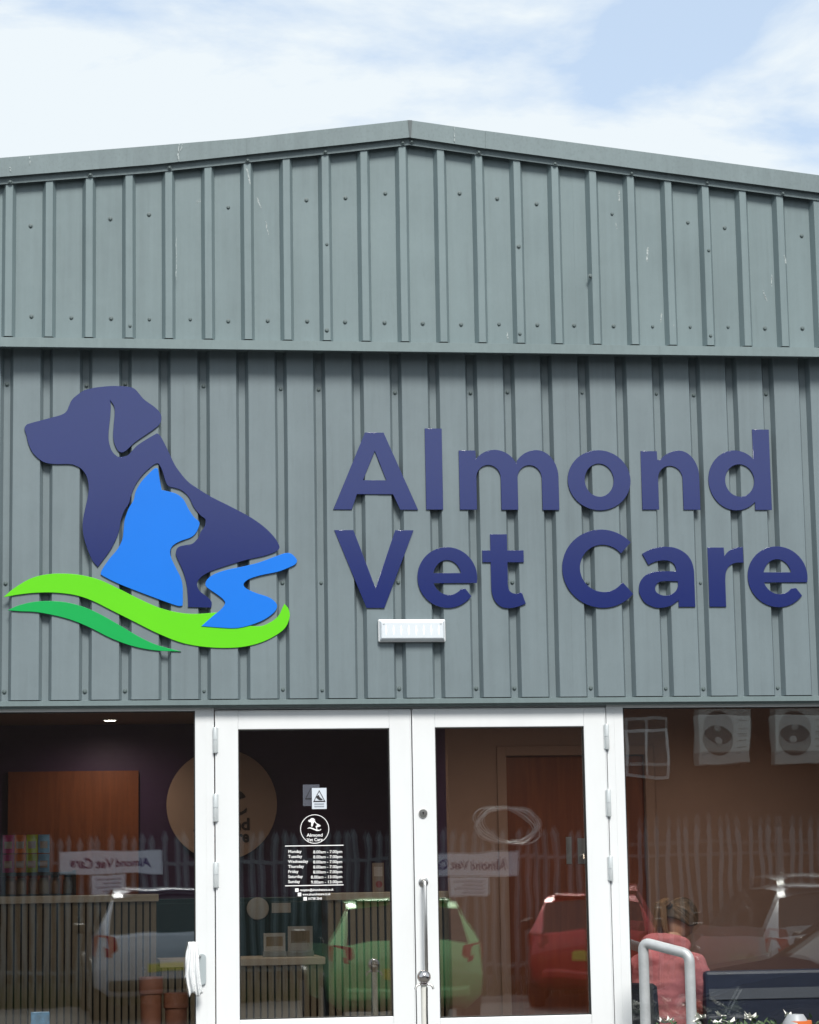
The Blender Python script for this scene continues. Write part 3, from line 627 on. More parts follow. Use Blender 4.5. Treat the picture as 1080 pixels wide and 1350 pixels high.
# ------------------------------------------------------------------ reception desk
m_top = mat('pale_worktop', (.52, .46, .38), .4, var=.06, scale=5)
m_slat = wood_mat('grey_oak_slat', (.21, .17, .115), (.32, .26, .18), .6)
m_back = mat('black_felt', (.010, .010, .011), .9)
def desk(px0, px1, pytop, Y, label, x_left=None):
    x0 = PX(px0, 1200, Y) if x_left is None else x_left; x1 = PX(px1, 1200, Y); zt = PZ((px0+px1)/2, pytop, Y)
    t = thing('reception_desk', label, 'desk', ((x0+x1)/2, Y, FLOOR), group='slatted reception desk units'); w = (x1-x0)/2; h = zt-FLOOR
    MB().box(-w+.02, w-.02, .032, .50, .06, h-.045).build('carcass', m_back, t)
    MB().box(-w, w, -.02, .60, h-.045, h).build('worktop', m_top, t, bevel=.004)
    MB().box(-w+.03, w-.03, .05, .45, 0, .06).build('plinth', m_dark, t)
    n = int((2*w-.03)/.043); sm = MB().box(-.0165, .0165, 0, .030, .06, h-.046).mesh('slat', m_slat, bevel=.002)
    for k in range(n):
        obj('slat', sm, t, loc=(-w+.03+(2*w-.06)*k/(n-1)+random.uniform(-.001, .001), 0, 0))
    return t
DY = 2.3
desk(0, 209, 1180.5, DY, 'tall slatted reception desk unit behind the left window', x_left=PX(0, 1200, DY)-1.2)
desk(210.5, 428, 1264, DY+.02, 'low slatted reception desk unit between the two tall ones')
desk(430, 614, 1176, DY, 'tall slatted reception desk unit behind the double door')
# ------------------------------------------------------------------ round wall sign
m_tan = mat('tan_disc', (.42, .28, .22), .6); m_tand = mat('dark_brown_letters', (.035, .022, .02), .6)
SY = BY-.03
ds = thing('round_wall_sign', 'round tan wall sign lettered Almond Vet Care on the purple wall', 'sign')
c = P(292.5, 1061, SY); r = P(365, 1061, SY).x-c.x
plate([[(c.x+r*math.cos(t*math.pi/48), c.z+r*math.sin(t*math.pi/48)) for t in range(96)]], SY-.02, .02, m_tan, 'disc', ds)
k2 = r/72.5
def mini2(pts): return smooth_poly([(c.x+(x-205)/370*70*k2, c.z+.085+(690-y)/370*70*k2)+tuple(rr) for x, y, *rr in pts], sub=2)
plate([mini2(dog)], SY-.0235, .003, m_tand, 'dog_mark', ds, bevel=0.0)
plate([mini2(Z27D([(12,182,'c'),(110,115),(240,98),(430,155),(570,220),(700,241),(900,290),(1013,205,'c'),(1010,295),(830,362),(650,345),(390,225),(200,166)]))], SY-.0235, .003, m_tand, 'hill_mark', ds, bevel=0.0)
text('Almond', c.x, SY-.022, P(292, 1094.5, SY).z, .115, m_tand, 'words', ds, 'CENTER', 74*k2, bold=.004, thick=.002)
text('Vet Care', c.x, SY-.022, P(292, 1110.5, SY).z, .115, m_tand, 'words', ds, 'CENTER', 72*k2, bold=.004, thick=.002)
# ------------------------------------------------------------------ shelf of products behind the tall desk
SHY = 3.1
sx0, sx1 = PX(-20, 1140, SHY), PX(98, 1140, SHY)
z1, z2 = PZ(40, 1179, SHY), PZ(40, 1150.5, SHY)
su = thing('display_shelf', 'dark display shelf unit with rows of products behind the left desk', 'shelf', ((sx0+sx1)/2, SHY, FLOOR))
hw = (sx1-sx0)/2
for s in (-1, 1): MB().box(s*hw-.012, s*hw+.012, -.16, .16, 0, z2-FLOOR+.01).build('upright', m_dark, su)
for z in (z1, z2, FLOOR+.45): MB().box(-hw+.012, hw-.012, -.16, .16, z-.02-FLOOR, z-FLOOR).build('shelf_board', m_dark, su)
cols = [('magenta', (.30, .02, .14)), ('orange', (.42, .11, .01)), ('lime green', (.25, .33, .01)), ('blue', (.10, .24, .42))]
m_lab = mat('carton_label', (.45, .40, .38), .5)
bxm = {}
for j, (nm, c_) in enumerate(cols):
    for row in (0, 1):
        px = 11+j*15.6; x = PX(px, 1130, SHY-.05); zb = z2+row*.125
        m_ = bxm.setdefault((j, row), mat(nm.replace(' ', '_')+'_carton', tuple(min(.8, v*(1.9 if row else 1.4)) for v in c_), .45, var=.25, scale=25))
        t = thing('product_carton', f'{"upper" if row else "lower"} {nm} carton on the top display shelf', 'carton', (x, SHY-.05, zb), group='cartons on the display shelf')
        MB().box(-.036, .036, -.04, .06, 0.0005, .118).build('carton', m_, t, bevel=.002)
        MB().box(-.024, .024, -.0418, -.0405, .03, .075).build('label_panel', m_lab if row else m_tan, t)
m_jar = mat('amber_jar', (.35, .20, .12), .3); m_cap = mat('red_cap', (.25, .02, .015), .4); m_jar2 = mat('cream_jar', (.42, .34, .26), .4)
jn = ('leftmost', 'second', 'third', 'fourth', 'fifth', 'rightmost')
for j, px in enumerate((14, 28, 44, 58, 72, 90)):
    x = PX(px, 1165, SHY-.06)
    t = thing('product_jar', f'{jn[j]} of six capped jars on the lower display shelf', 'jar', (x, SHY-.06, z1), group='jars on the display shelf')
    MB().lathe([(.030, .0005), (.033, .004), (.033, .085), (.024, .098), (.024, .104)], n=16).build('jar', m_jar2 if j % 2 else m_jar, t, smooth=True)
    MB().lathe([(.026, .1045), (.027, .108), (.027, .128), (.024, .131)], n=16).build('cap', m_cap if j < 4 else m_dark, t, smooth=True)
# items behind the low desk and on the desks
m_cglassy = mat('clear_holder', (.30, .33, .34), .15)
m_teal = mat('teal_cupboard', (.012, .055, .07), .4); m_paper = mat('paper', (.48, .48, .46), .7)
cx0, cx1 = PX(186, 1200, 3.9), PX(432, 1200, 3.9); cz = PZ(300, 1184, 3.9)
tc_ = thing('back_cupboard', 'dark teal cupboard against the purple wall behind the low desk', 'cupboard', ((cx0+cx1)/2, 3.9, FLOOR)); cw = (cx1-cx0)/2
MB().box(-cw, cw, -.2, .28, 0, cz-FLOOR).build('body', m_teal, tc_, bevel=.004)
for s in range(3): MB().box(-cw+.012+s*2*cw/3, -cw-.012+(s+1)*2*cw/3, -.218, -.2005, .08, cz-FLOOR-.03).build('cupboard_door', m_teal, tc_, bevel=.003)
zl = PZ(320, 1264, DY+.02)
for j, (px, w_, h_) in enumerate(((362, .075, .15), (396, .085, .19))):
    t = thing('leaflet_holder', ('shorter clear leaflet holder on the low desk unit', 'taller clear leaflet holder on the low desk unit')[j], 'leaflet holder', (PX(px, 1240, 2.55), 2.55, zl), group='leaflet holders on the low desk')
    MB().box(-w_, w_, -.02, .045, .0005, .035).build('foot', m_cglassy, t, bevel=.003)
    MB().box(-w_+.006, w_-.006, -.004, .004, .0355, h_).build('leaflet', m_paper, t)
    MB().box(-w_*.7, w_*.7, -.006, -.0045, h_*.45, h_*.85).build('print_block', m_slat, t)
q = P(340, 1198, 3.67)
t = thing('round_plaque', 'small pale round disc on the teal cupboard doors', 'plaque', (q.x, 3.678, q.z))
MB().lathe([(.075, 0), (.076, -.004), (.073, -.010), (.0005, -.011)], axis='y', n=32).build('disc', m_paper, t, smooth=True)
q = P(371, 1197, 3.67)
t = thing('paper_note', 'pale paper note beside the round disc on the teal cupboard', 'note', (q.x, 3.68, q.z))
MB().box(-.065, .065, -.0015, -.0002, -.033, .033).build('sheet', m_paper, t)
q = P(499, 1175, DY+.12)
t = thing('leaflet_card', 'upright leaflet card on the tall desk behind the double door', 'leaflet', (q.x, DY+.12, PZ(522, 1176, DY)), rz=.1)
MB().box(-.037, .037, -.004, .004, .001, .185).build('card', mat('leaflet_print', (.26, .20, .17), .5), t)
MB().box(-.028, .028, -.0055, -.0042, .10, .16).build('text_block', m_lab, t)
MB().lathe([(.022, -.0055), (.0005, -.006)], c=(0.004, 0, .05), axis='y', n=16).build('red_print', m_cap, t)
# ------------------------------------------------------------------ pots and packs just inside the left window
m_terra = mat('terracotta', (.13, .040, .018), .7, var=.2, scale=12)
for px, py, w_, lab in ((199, 1288, .062, 'taller terracotta pot inside the left window'), (232, 1309, .064, 'shorter terracotta pot beside the white door frame, inside the window')):
    q = P(px, py, .45); h = q.z-FLOOR
    t = thing('terracotta_pot', lab, 'pot', (q.x, .45, FLOOR), group='terracotta pots inside the window')
    MB().lathe([(w_*.72, 0), (w_*.95, h*.88), (w_*1.05, h*.885), (w_*1.07, h), (w_*.92, h), (w_*.85, h*.9)], n=28).build('pot', m_terra, t, smooth=True)
    MB().lathe([(w_*.86, h*.93), (.001, h*.94)], n=20).build('soil', mat('soil', (.03, .022, .016), .95), t)
q = P(53, 1334, .4); h = q.z-FLOOR
t = thing('food_bag', 'blue and white bag standing inside the left window at the bottom edge', 'bag', (q.x, .4, FLOOR))
MB().add([(-.05, -.04, 0), (.05, -.04, 0), (.05, .04, 0), (-.05, .04, 0), (-.055, -.04, h*.6), (.055, -.04, h*.6), (.055, .04, h*.6), (-.055, .04, h*.6), (-.05, -.004, h), (.05, -.004, h), (.05, .004, h), (-.05, .004, h)],
         [(0,1,2,3),(0,1,5,4),(1,2,6,5),(2,3,7,6),(3,0,4,7),(4,5,9,8),(5,6,10,9),(6,7,11,10),(7,4,8,11),(8,9,10,11)]).build('pack', mat('blue_pack', (.06, .16, .28), .35, var=.6, scale=18), t, bevel=.004)

# ------------------------------------------------------------------ handrail, post, cloth, planter before the facade
zt_ = PZ(848, 1241, -1.2)
A = P(848, 1242, -.30); Bp = P(909, 1258, -.46); hx = (A.x+Bp.x)/2; zr = (A.z+Bp.z)/2
hr = thing('handrail', 'grey tubular metal hoop handrail standing before the right window', 'handrail', (A.x, -.38, FLOOR))
def rail_pts():
    a_ = V3(0, .08, A.z-FLOOR); b_ = V3(Bp.x-A.x, -.08, Bp.z-FLOOR); d = (b_-a_).normalized(); r_ = .045; up = V3(0, 0, 1)
    pts = [V3(0, .08, 0), V3(0, .08, a_.z-r_*1.3)]
    for p_, u, w in ((a_, up, d), (b_, d, -up)):      # rounded corner from direction u to direction w
        s0, s1 = p_-u*r_, p_+w*r_
        for k in range(1, 8):
            t = k/8; pts.append(s0*(1-t)**2+p_*2*t*(1-t)+s1*t*t)
    pts += [V3(b_.x, -.08, b_.z-r_*1.3), V3(b_.x, -.08, 0)]
    return pts
V3 = lambda x, y, z: Vector((x, y, z))
MB().tube(rail_pts(), .0275, 18).build('hoop', m_galv, hr, smooth=True)
for xo, y in ((0, .08), (Bp.x-A.x, -.08)):
    MB().lathe([(.055, .0005), (.055, .008), (.034, .012)], c=(xo, y, 0), n=20).build('base_flange', m_galv, hr, smooth=True)
q = P(559, 1288, -1.0)
m_pale = mat('pale_post', (.62, .62, .58), .45, var=.1, scale=12)
ps = thing('slim_post', 'slim pale post with a small chrome ball top before the door handle', 'post', (q.x, -1.0, FLOOR)); h = q.z-FLOOR
MB().lathe([(.075, .0005), (.075, .008), (.02, .014), (.0165, .02), (.0165, h-.04)], n=18).build('shaft', m_pale, ps, smooth=True)
MB().lathe([(.020, h-.042), (.026, h-.038), (.018, h-.03)]+[(.034*math.sin(t), h-.034*math.cos(t)) for t in [.45+k*(2.65/10) for k in range(11)]], n=22).build('ball_cap', mat('chrome', (.62, .58, .57), .12, 1), ps, smooth=True)
MB().tube([(.012, -.018, h-.05), (.010, -.022, h-.15), (.011, -.020, h-.35)], .004, 6).build('cord', m_dark, ps)
for s in (-1, 1): MB().tube([(s*.018, 0, h-.035), (s*.038, -.006, h-.042), (s*.046, -.008, h-.06)], .006, 8).build('hook', m_steel, ps, smooth=True)
# white cloth hanging on a grey hook plate fixed to the frame post
q = P(266.5, 1258, -.02); hkz = q.z
hk = thing('hook_plate', 'small grey rounded hook plate on the white frame beside the left door', 'hook', (q.x, -.0025, q.z-.08))
plate([arc(0, .06, .021, .021, 180, 0, 14)+arc(0, -.06, .021, .021, 0, -180, 14)], -.012, .011, mat('grey_plate', (.36, .41, .43), .4), 'plate', hk)
MB().tube([(-.01, -.012, .07), (-.02, -.05, .072), (-.045, -.06, .085), (-.06, -.055, .10)], .006, 8).build('hook_arm', m_steel, hk, smooth=True)
m_cloth = mat('white_cloth', (.74, .76, .77), .85, bump=.3, bscale=60)
cl = thing('white_cloth', 'white cloth hanging from the grey hook at the left door frame', 'cloth', (PX(254, 1260, -.06), -.062, PZ(254, 1242, -.06)))
def hang(w0, w1, h, ph, yo, dx):
    n, r = 26, 22; vs, fs = [], []
    for j in range(r+1):
        v = j/r; w = w0+(w1-w0)*min(1, v*1.6)*(1-.25*max(0, v-.7))
        for i in range(n+1):
            u = i/n*2-1
            fold = .011*math.sin(u*6.5+ph+v*1.3)+.006*math.sin(u*13+ph*2-v*3)
            vs.append((u*w+dx*v+.004*math.sin(v*7+ph), yo+fold*(.3+v)-.01*math.sin(v*3), -v*h-(.012*math.sin(u*4+ph)+.02*u*u*.5)*v))
    for j in range(r):
        for i in range(n): fs.append((j*(n+1)+i, j*(n+1)+i+1, (j+1)*(n+1)+i+1, (j+1)*(n+1)+i))
    return MB().add(vs, fs)
for k, a_ in enumerate(((.022, .036, .27, .4, -.010, .012), (.020, .030, .19, 2.2, .014, -.012))):
    o = hang(*a_).build('fold', m_cloth, cl, smooth=True); sd = o.modifiers.new('thick', 'SOLIDIFY'); sd.thickness = .004
# planter with white flowers along the bottom of the right window
PY = -.75
m_zinc = mat('dark_planter', (.05, .055, .06), .55, var=.2, scale=10); m_pet = mat('white_petal', (.72, .72, .66), .6); m_leaf = mat('leaf', (.045, .085, .03), .6, var=.3, scale=20)
pa, pb = PX(862, 1345, PY), PX(1090, 1345, PY); ztop = PZ(960, 1337, PY)
pt = thing('flower_planter', 'dark planter box of small white flowers below the right window', 'planter', ((pa+pb)/2, PY, FLOOR)); hw = (pb-pa)/2; hh = ztop-FLOOR
MB().add([(-hw, -.11, .0), (hw, -.11, 0), (hw, .11, 0), (-hw, .11, 0), (-hw-.015, -.13, hh-.1), (hw+.015, -.13, hh-.1), (hw+.015, .13, hh-.1), (-hw-.015, .13, hh-.1)],
         [(3,2,1,0),(0,1,5,4),(1,2,6,5),(2,3,7,6),(3,0,4,7),(4,5,6,7)]).build('trough', m_zinc, pt, bevel=.006)
lv = MB(); fl = []
rg = random.Random(3)
for k in range(330):
    x, y = rg.uniform(-hw, hw), rg.uniform(-.12, .12); z = hh-.1+abs(rg.gauss(0, .03)); a_ = rg.uniform(0, 6.28); t_ = rg.uniform(.2, 1.1); l_ = rg.uniform(.025, .05)
    d = Vector((math.cos(a_)*math.cos(t_), math.sin(a_)*math.cos(t_), math.sin(t_))); s_ = Vector((-math.sin(a_), math.cos(a_), 0))*.011; c_ = Vector((x, y, z))
    lv.add([c_, c_+d*l_*.5+s_, c_+d*l_, c_+d*l_*.5-s_], [(0, 1, 2, 3)])
tag(lv.build('foliage', m_leaf, pt), kind='stuff')
for k in range(13):
    x = rg.uniform(-hw*.98, hw*.75); y = rg.uniform(-.12, .1); z = hh-.045+rg.uniform(0, .035)
    b = MB(); r_ = rg.uniform(.02, .034)
    for j in range(5):
        a_ = j*1.2566+rg.random(); c_, s_ = math.cos(a_), math.sin(a_)
        b.add([(x, y, z), (x+c_*r_*.6-s_*r_*.5, y+s_*r_*.6+c_*r_*.5, z+.006), (x+c_*r_*1.2, y+s_*r_*1.2, z+.003+rg.uniform(-.012, .03)), (x+c_*r_*.6+s_*r_*.5, y+s_*r_*.6-c_*r_*.5, z+.006)], [(0, 1, 2, 3)])
    b.build('flower', m_pet, pt)
q = P(1040, 1336, PY-.2)
t = thing('watering_pot', 'small grey and orange rounded pot at the bottom right edge', 'pot', (q.x, PY-.32, FLOOR)); h = q.z-FLOOR
MB().lathe([(.05, 0), (.07, .02), (.075, h*.7), (.066, h*.93), (.04, h), (.001, h+.003)], n=24).build('body', mat('grey_pot', (.33, .35, .37), .45, var=.1), t, smooth=True)
MB().lathe([(.0745, h*.6), (.0765, h*.62), (.0755, h*.72), (.068, h*.94), (.064, h*.94)], c=(.012, 0, .004), n=24).build('orange_collar', mat('orange_plastic', (.62, .14, .03), .4), t, smooth=True)

# ------------------------------------------------------------------ people
def skin_mesh(verts, edges, radii, sub=2, root=0):
    me = bpy.data.meshes.new('skel'); me.from_pydata(verts, edges, [])
    o = bpy.data.objects.new('skel', me); COL.objects.link(o)
    md = o.modifiers.new('s', 'SKIN'); md.use_smooth_shade = True
    for i, r in enumerate(radii):
        sv = me.skin_vertices[0].data[i]; sv.radius = r if isinstance(r, tuple) else (r, r); sv.use_root = (i == root)
    ss = o.modifiers.new('d', 'SUBSURF'); ss.levels = sub; ss.render_levels = sub
    dg = bpy.context.evaluated_depsgraph_get(); m = bpy.data.meshes.new_from_object(o.evaluated_get(dg))
    bpy.data.objects.remove(o); return m
class Sk:
    def __init__(s): s.v, s.e, s.r = [], [], []
    def chain(s, pts, start=None):
        ids = []
        for (p, r) in pts:
            s.v.append(tuple(p)); s.r.append(r); i = len(s.v)-1
            if start is not None: s.e.append((start, i))
            start = i; ids.append(i)
        return ids
    def mesh(s, sub=2): return skin_mesh(s.v, s.e, s.r, sub)
def head_mesh(c, F, U, s=1.0):
    """head with brow, eye sockets, nose, lips, chin and ears; F forward, U up, s scale"""
    Lf = U.cross(F).normalized(); n, m = 36, 26; vs, fs = [], []
    g = lambda a, b, w: math.exp(-((a/b)**2)) if w is None else math.exp(-((a/b)**2+(w[0]/w[1])**2))
    for j in range(m+1):
        ph = math.pi*j/m
        for i in range(n):
            th = 2*math.pi*i/n
            x, y, z = math.sin(ph)*math.cos(th), math.sin(ph)*math.sin(th), math.cos(ph)
            X, Y, Zz = x*.095, y*.074, z*.115
            if z < 0: k = 1+.28*z*(1 if x < .2 else .35); Y *= 1+.33*z; X *= k
            if x > 0:
                nose = g(y, .17, (z+.12, .2)); X += .026*nose
                X -= .013*(g(y-.42, .2, (z-.08, .16))+g(y+.42, .2, (z-.08, .16)))
                X += .010*g(y, .3, (z+.47, .09))+.010*g(y, .3, (z+.80, .15))+.006*g(y, .8, (z-.28, .13))
            vs.append(c+(F*X+Lf*Y+U*Zz)*s)
    for j in range(m):
        for i in range(n): fs.append((j*n+i, j*n+(i+1) % n, (j+1)*n+(i+1) % n, (j+1)*n+i))
    b = MB().add(vs, fs)
    for sd in (-1, 1):    # ears
        for j, (dz, rr) in enumerate(((0.0, .030),)):
            ev = []
            for k in range(12):
                a = 2*math.pi*k/12; ev.append(c+(F*(-.006+.017*math.cos(a))+Lf*sd*(.074+.008)+U*(-.005+.031*math.sin(a)))*s)
            for k in range(12):
                a = 2*math.pi*k/12; ev.append(c+(F*(-.004+.012*math.cos(a))+Lf*sd*.064+U*(-.005+.024*math.sin(a)))*s)
            ev.append(c+(F*(-.004)+Lf*sd*.074+U*(-.003))*s)
            b.add(ev, [(k, (k+1) % 12, 12+(k+1) % 12, 12+k) for k in range(12)]+[(k, 24, (k+1) % 12) for k in range(12)])
    return b.mesh('head', None, smooth=True)
def hand(sk, wrist, wid, d, palm_n, thumb_side, curl=.5):
    """five separate fingers rooted in the palm"""
    d = d.normalized(); sdir = palm_n.cross(d).normalized()*thumb_side
    pid = sk.chain([(wrist+d*.045, (.022, .034)), (wrist+d*.085, (.017, .036))], wid)[-1]
    for k, (off, ln) in enumerate(((.028, .072), (.010, .080), (-.009, .075), (-.027, .058))):
        b0 = wrist+d*.088+sdir*off; p1 = b0+(d+palm_n*curl*.3).normalized()*ln*.42; p2 = p1+(d*(1-curl*.5)+palm_n*curl).normalized()*ln*.33; p3 = p2+(d*(1-curl)+palm_n*(curl+.25)).normalized()*ln*.27
        sk.chain([(b0, .0095), (p1, .009), (p2, .0085), (p3, .007)], pid)
    t0 = wrist+d*.035+sdir*.032; t1 = t0+(d*.7+sdir*.7+palm_n*.25).normalized()*.034; t2 = t1+(d+palm_n*.35).normalized()*.03
    sk.chain([(t0, .0125), (t1, .0105), (t2, .008)], pid-1)
def join_meshes(name, meshes, m):
    bm = bmesh.new()
    for me in meshes: bm.from_mesh(me)
    out_ = bpy.data.meshes.new(name); bm.to_mesh(out_); bm.free(); out_.materials.append(m); out_.polygons.foreach_set('use_smooth', [True]*len(out_.polygons)); return out_
V = Vector
m_skin = mat('skin', (.52, .29, .20), .5); m_hair = mat('brown_hair', (.085, .048, .028), .62, var=.7, scale=30, stretch=(1, 1, .25)); m_hairl = mat('light_brown_ponytail', (.17, .095, .055), .5, var=.5, scale=40, stretch=(1, 1, .2))
m_pink = mat('pink_hoodie', (.46, .150, .165), .9, var=.12, scale=20, bump=.4, bscale=70); m_jean = mat('navy_trousers', (.02, .024, .04), .85)
# --- the seated woman
WY = .95
hd = P(895, 1214, WY); wz = FLOOR+.37
wm = thing('person', 'woman with a brown ponytail in a pink hoodie sitting behind the right window', 'person', (hd.x-.16, WY-.10, wz), rz=rad(32))
HC = V((.205, 0, hd.z-wz)); HF = V((.86, 0, -.51)).normalized(); HU = V((.51, 0, .86)).normalized(); HCn = HC
def fig(extra, only_top=False, legs=True):
    k = Sk(); nb = HC.z-.16
    sp = k.chain([((0, 0, .02), .10), ((.005, 0, .14), .085), ((.03, 0, .28), .085), ((.075, 0, nb-.10), .08), ((.105, 0, nb-.015), .055)])
    if not only_top: k.chain([((.135, 0, nb+.04), .052), ((.17, 0, nb+.10), .05)], sp[-1])
    else: k.chain([((.125, 0, nb+.022), .062+extra)], sp[-1])
    for s in (-1, 1):
        sh = V((.085, s*.185, nb-.06)); el = V((.155, s*.225, nb-.30)); wr_ = V((.40, s*.12, nb-.34))
        ar = k.chain([(sh, .062+extra), ((sh+el)/2, .047+extra), (el, .043+extra), ((el*2+wr_)/3, .041+extra), (wr_, .029+extra*1.2)], sp[3])
        if not only_top: hand(k, wr_, ar[-1], V((.9, -s*.35, -.1)), V((0, 0, -1)), s, .5)
        if legs:
            lg_ = k.chain([((.10, s*.10, .0), .095+extra), ((.28, s*.12, .01), .08+extra), ((.43, s*.13, 0), .062+extra), ((.43, s*.13, -.2), .056+extra), ((.40, s*.13, -.40), .038+extra), ((.50, s*.14, -.435), (.03, .04))], sp[0])
    return k
body = join_meshes('body', [fig(-.022).mesh(), head_mesh(HC, HF, HU, 1.0)], m_skin); obj('body', body, wm)
nb = HC.z-.16
def loft(rings, n=28):
    b = MB(); vs = [(x+rx*math.cos(2*math.pi*k/n), ry*math.sin(2*math.pi*k/n), z) for x, z, rx, ry in rings for k in range(n)]
    fs = [(j*n+k, j*n+(k+1) % n, (j+1)*n+(k+1) % n, (j+1)*n+k) for j in range(len(rings)-1) for k in range(n)]
    return b.add(vs, fs+[tuple(range(n)), tuple(range((len(rings)-1)*n, len(rings)*n))])
def remesh(mb, vox, wr_amp, wr_sc):
    from mathutils import noise
    o = obj('tmp', mb.mesh('tmp', None)); md = o.modifiers.new('r', 'REMESH'); md.mode = 'VOXEL'; md.voxel_size = vox
    sm = o.modifiers.new('s', 'SMOOTH'); sm.iterations = 8; sm.factor = .5
    me = bpy.data.meshes.new_from_object(o.evaluated_get(bpy.context.evaluated_depsgraph_get())); bpy.data.objects.remove(o)
    nrm = [v.normal.copy() for v in me.vertices]
    for v, q in zip(me.vertices, nrm):
        c_ = v.co; a_ = noise.noise(Vector((c_.x*wr_sc, c_.y*wr_sc, c_.z*wr_sc*1.9))); b_ = noise.noise(Vector((c_.x*wr_sc*2.3+5, c_.y*wr_sc*2.3, c_.z*wr_sc*4+c_.x*9)))
        v.co = c_+q*(wr_amp*(1-abs(a_)*2.2)+wr_amp*.5*b_)
    me.polygons.foreach_set('use_smooth', [True]*len(me.polygons)); return me
tor = loft([(-.01, -.02, .145, .185), (0, .06, .15, .188), (0, .16, .14, .178), (.015, .28, .138, .188), (.04, nb-.17, .138, .205), (.065, nb-.09, .128, .212), (.085, nb-.04, .105, .175), (.105, nb, .085, .115), (.12, nb+.03, .066, .075)])
for s_ in (-1, 1):
    tor.tube([(.07, s_*.12, nb-.085), (.085, s_*.20, nb-.095), (.115, s_*.235, nb-.19), (.15, s_*.235, nb-.30), (.23, s_*.19, nb-.345), (.33, s_*.14, nb-.36), (.40, s_*.12, nb-.355)], [.085, .084, .075, .072, .064, .056, .046], 16)
pts, rs_ = [], []
for a_ in range(-105, 106, 15):     # hood lying rolled behind the neck
    t_ = rad(a_); pts.append((.105-.105*math.cos(t_), .115*math.sin(t_), nb+.015+.015*math.cos(t_)+.01*abs(math.sin(t_)))); rs_.append(.030+.030*max(0, math.cos(t_/1.25)))
tor.tube(pts, rs_, 14)
tor.tube([(.0, 0, nb+.0), (-.055, 0, nb-.07), (-.075, 0, nb-.15)], [.07, .075, .04], 14)
hood = remesh(tor, .010, .006, 9); hood.materials.append(m_pink); ho = obj('hoodie', hood, wm)
sk2 = Sk(); sp = sk2.chain([((0, 0, .02), .135), ((0, 0, .09), .125)])
for s in (-1, 1): sk2.chain([((.10, s*.10, .0), .107), ((.28, s*.12, .01), .092), ((.43, s*.13, 0), .074), ((.43, s*.13, -.2), .066), ((.41, s*.13, -.37), .05)], sp[0])
tm = sk2.mesh(); tm.materials.append(m_jean); tm.polygons.foreach_set('use_smooth', [True]*len(tm.polygons)); obj('trousers', tm, wm)
# hair: scalp cap over crown and back, swept to a ponytail
Lf = HU.cross(HF); cap = []; fs = []; n, m_ = 40, 18
for j in range(m_+1):
    ph = rad(4+j*(104/m_))
    for i in range(n):
        th = 2*math.pi*i/n; front = max(0, math.cos(th))
        p_ = ph*(1-.42*front**1.5) if ph > .3 else ph
        x, y, z = math.sin(p_)*math.cos(th), math.sin(p_)*math.sin(th), math.cos(p_)
        w = 1.0+.018*math.sin(th*17+3*math.sin(p_*4))+.012*math.sin(th*31)
        cap.append(HC+(HF*(x*.104-.006)+Lf*y*.083+HU*(z*.125+.002))*w)
for j in range(m_):
    for i in range(n): fs.append((j*n+i, j*n+(i+1) % n, (j+1)*n+(i+1) % n, (j+1)*n+i))
fs.append(tuple(range(n)))
ho2 = MB().add(cap, fs).build('hair', m_hair, wm, smooth=True); sd = ho2.modifiers.new('t', 'SOLIDIFY'); sd.thickness = .008; sd.offset = 1
def scalp(v, k=1.0): return HC+(HF*(v.x*.109-.006)+Lf*v.y*.088+HU*(v.z*.130+.002))*k
tie_d = Vector((-1, 0, .22)).normalized()
for mm, cnt, seed in ((m_hair, 70, 1), (m_hairl, 34, 2)):      # strands combed back to the tie
    rs = random.Random(seed); st = MB()
    for k_ in range(cnt):
        th = rs.uniform(-2.2, 2.2); p0 = 1.85*(1-.42*max(0, math.cos(th))**1.5)*rs.uniform(.55, 1.0); d0 = Vector((math.sin(p0)*math.cos(th), math.sin(p0)*math.sin(th), math.cos(p0)))
        pp = []
        for j in range(9):
            t_ = j/8; d1 = d0.lerp(tie_d, t_)
            if d1.length < .15: continue
            pp.append(scalp(d1.normalized(), 1.0+.02*math.sin(t_*3.1)+rs.uniform(0, .008)))
        if len(pp) > 4: st.tube(pp, [.0045]*(len(pp)-1)+[.003], 5)
    st.build('strands', mm, ho2, smooth=True)
pb_ = HC-HF*.112+HU*.028
for k_ in range(7):    # ponytail locks
    o1 = V((rg.uniform(-.012, .012), rg.uniform(-.02, .02), rg.uniform(-.01, .01)))
    MB().tube([pb_, pb_-HF*.045+HU*.012+o1*.6, pb_-HF*.075-HU*.03+o1, V((pb_.x-.085, 0, pb_.z-.10))+o1*1.7, V((pb_.x-.075, 0, pb_.z-.17))+o1*2.3], [.012, .019, .018, .014, .003], 8).build('ponytail_lock', m_hairl, ho2, smooth=True)
MB().tube([pb_+HF*.006-Lf*.0, pb_-HF*.012], .019, 12).build('hair_tie', m_dark, ho2, smooth=True)
ch = thing('waiting_chair', 'dark chair under the woman in pink behind the right window', 'chair', (hd.x-.16, WY-.10, FLOOR), rz=rad(32))
MB().box(-.20, .26, -.24, .24, .30, .335).build('seat', m_jean, ch, bevel=.012)
MB().add([(-.215, y, z) for y, z in ((-.23, .36), (.23, .36), (.21, .66), (-.21, .66))]+[(-.25, y, z) for y, z in ((-.23, .36), (.23, .36), (.21, .68), (-.21, .68))], [(0,1,2,3),(7,6,5,4),(0,4,5,1),(1,5,6,2),(2,6,7,3),(3,7,4,0)]).build('backrest', m_jean, ch, bevel=.01)
for x in (-.19, .23):
    for y in (-.22, .22): MB().tube([(x, y, .30), (x*1.05, y*1.05, 0)], .012, 8).build('leg', m_dark, ch)
for y in (-.2, .2): MB().tube([(-.19, y, .31), (-.232, y, .37)], .01, 8).build('back_bracket', m_dark, ch)

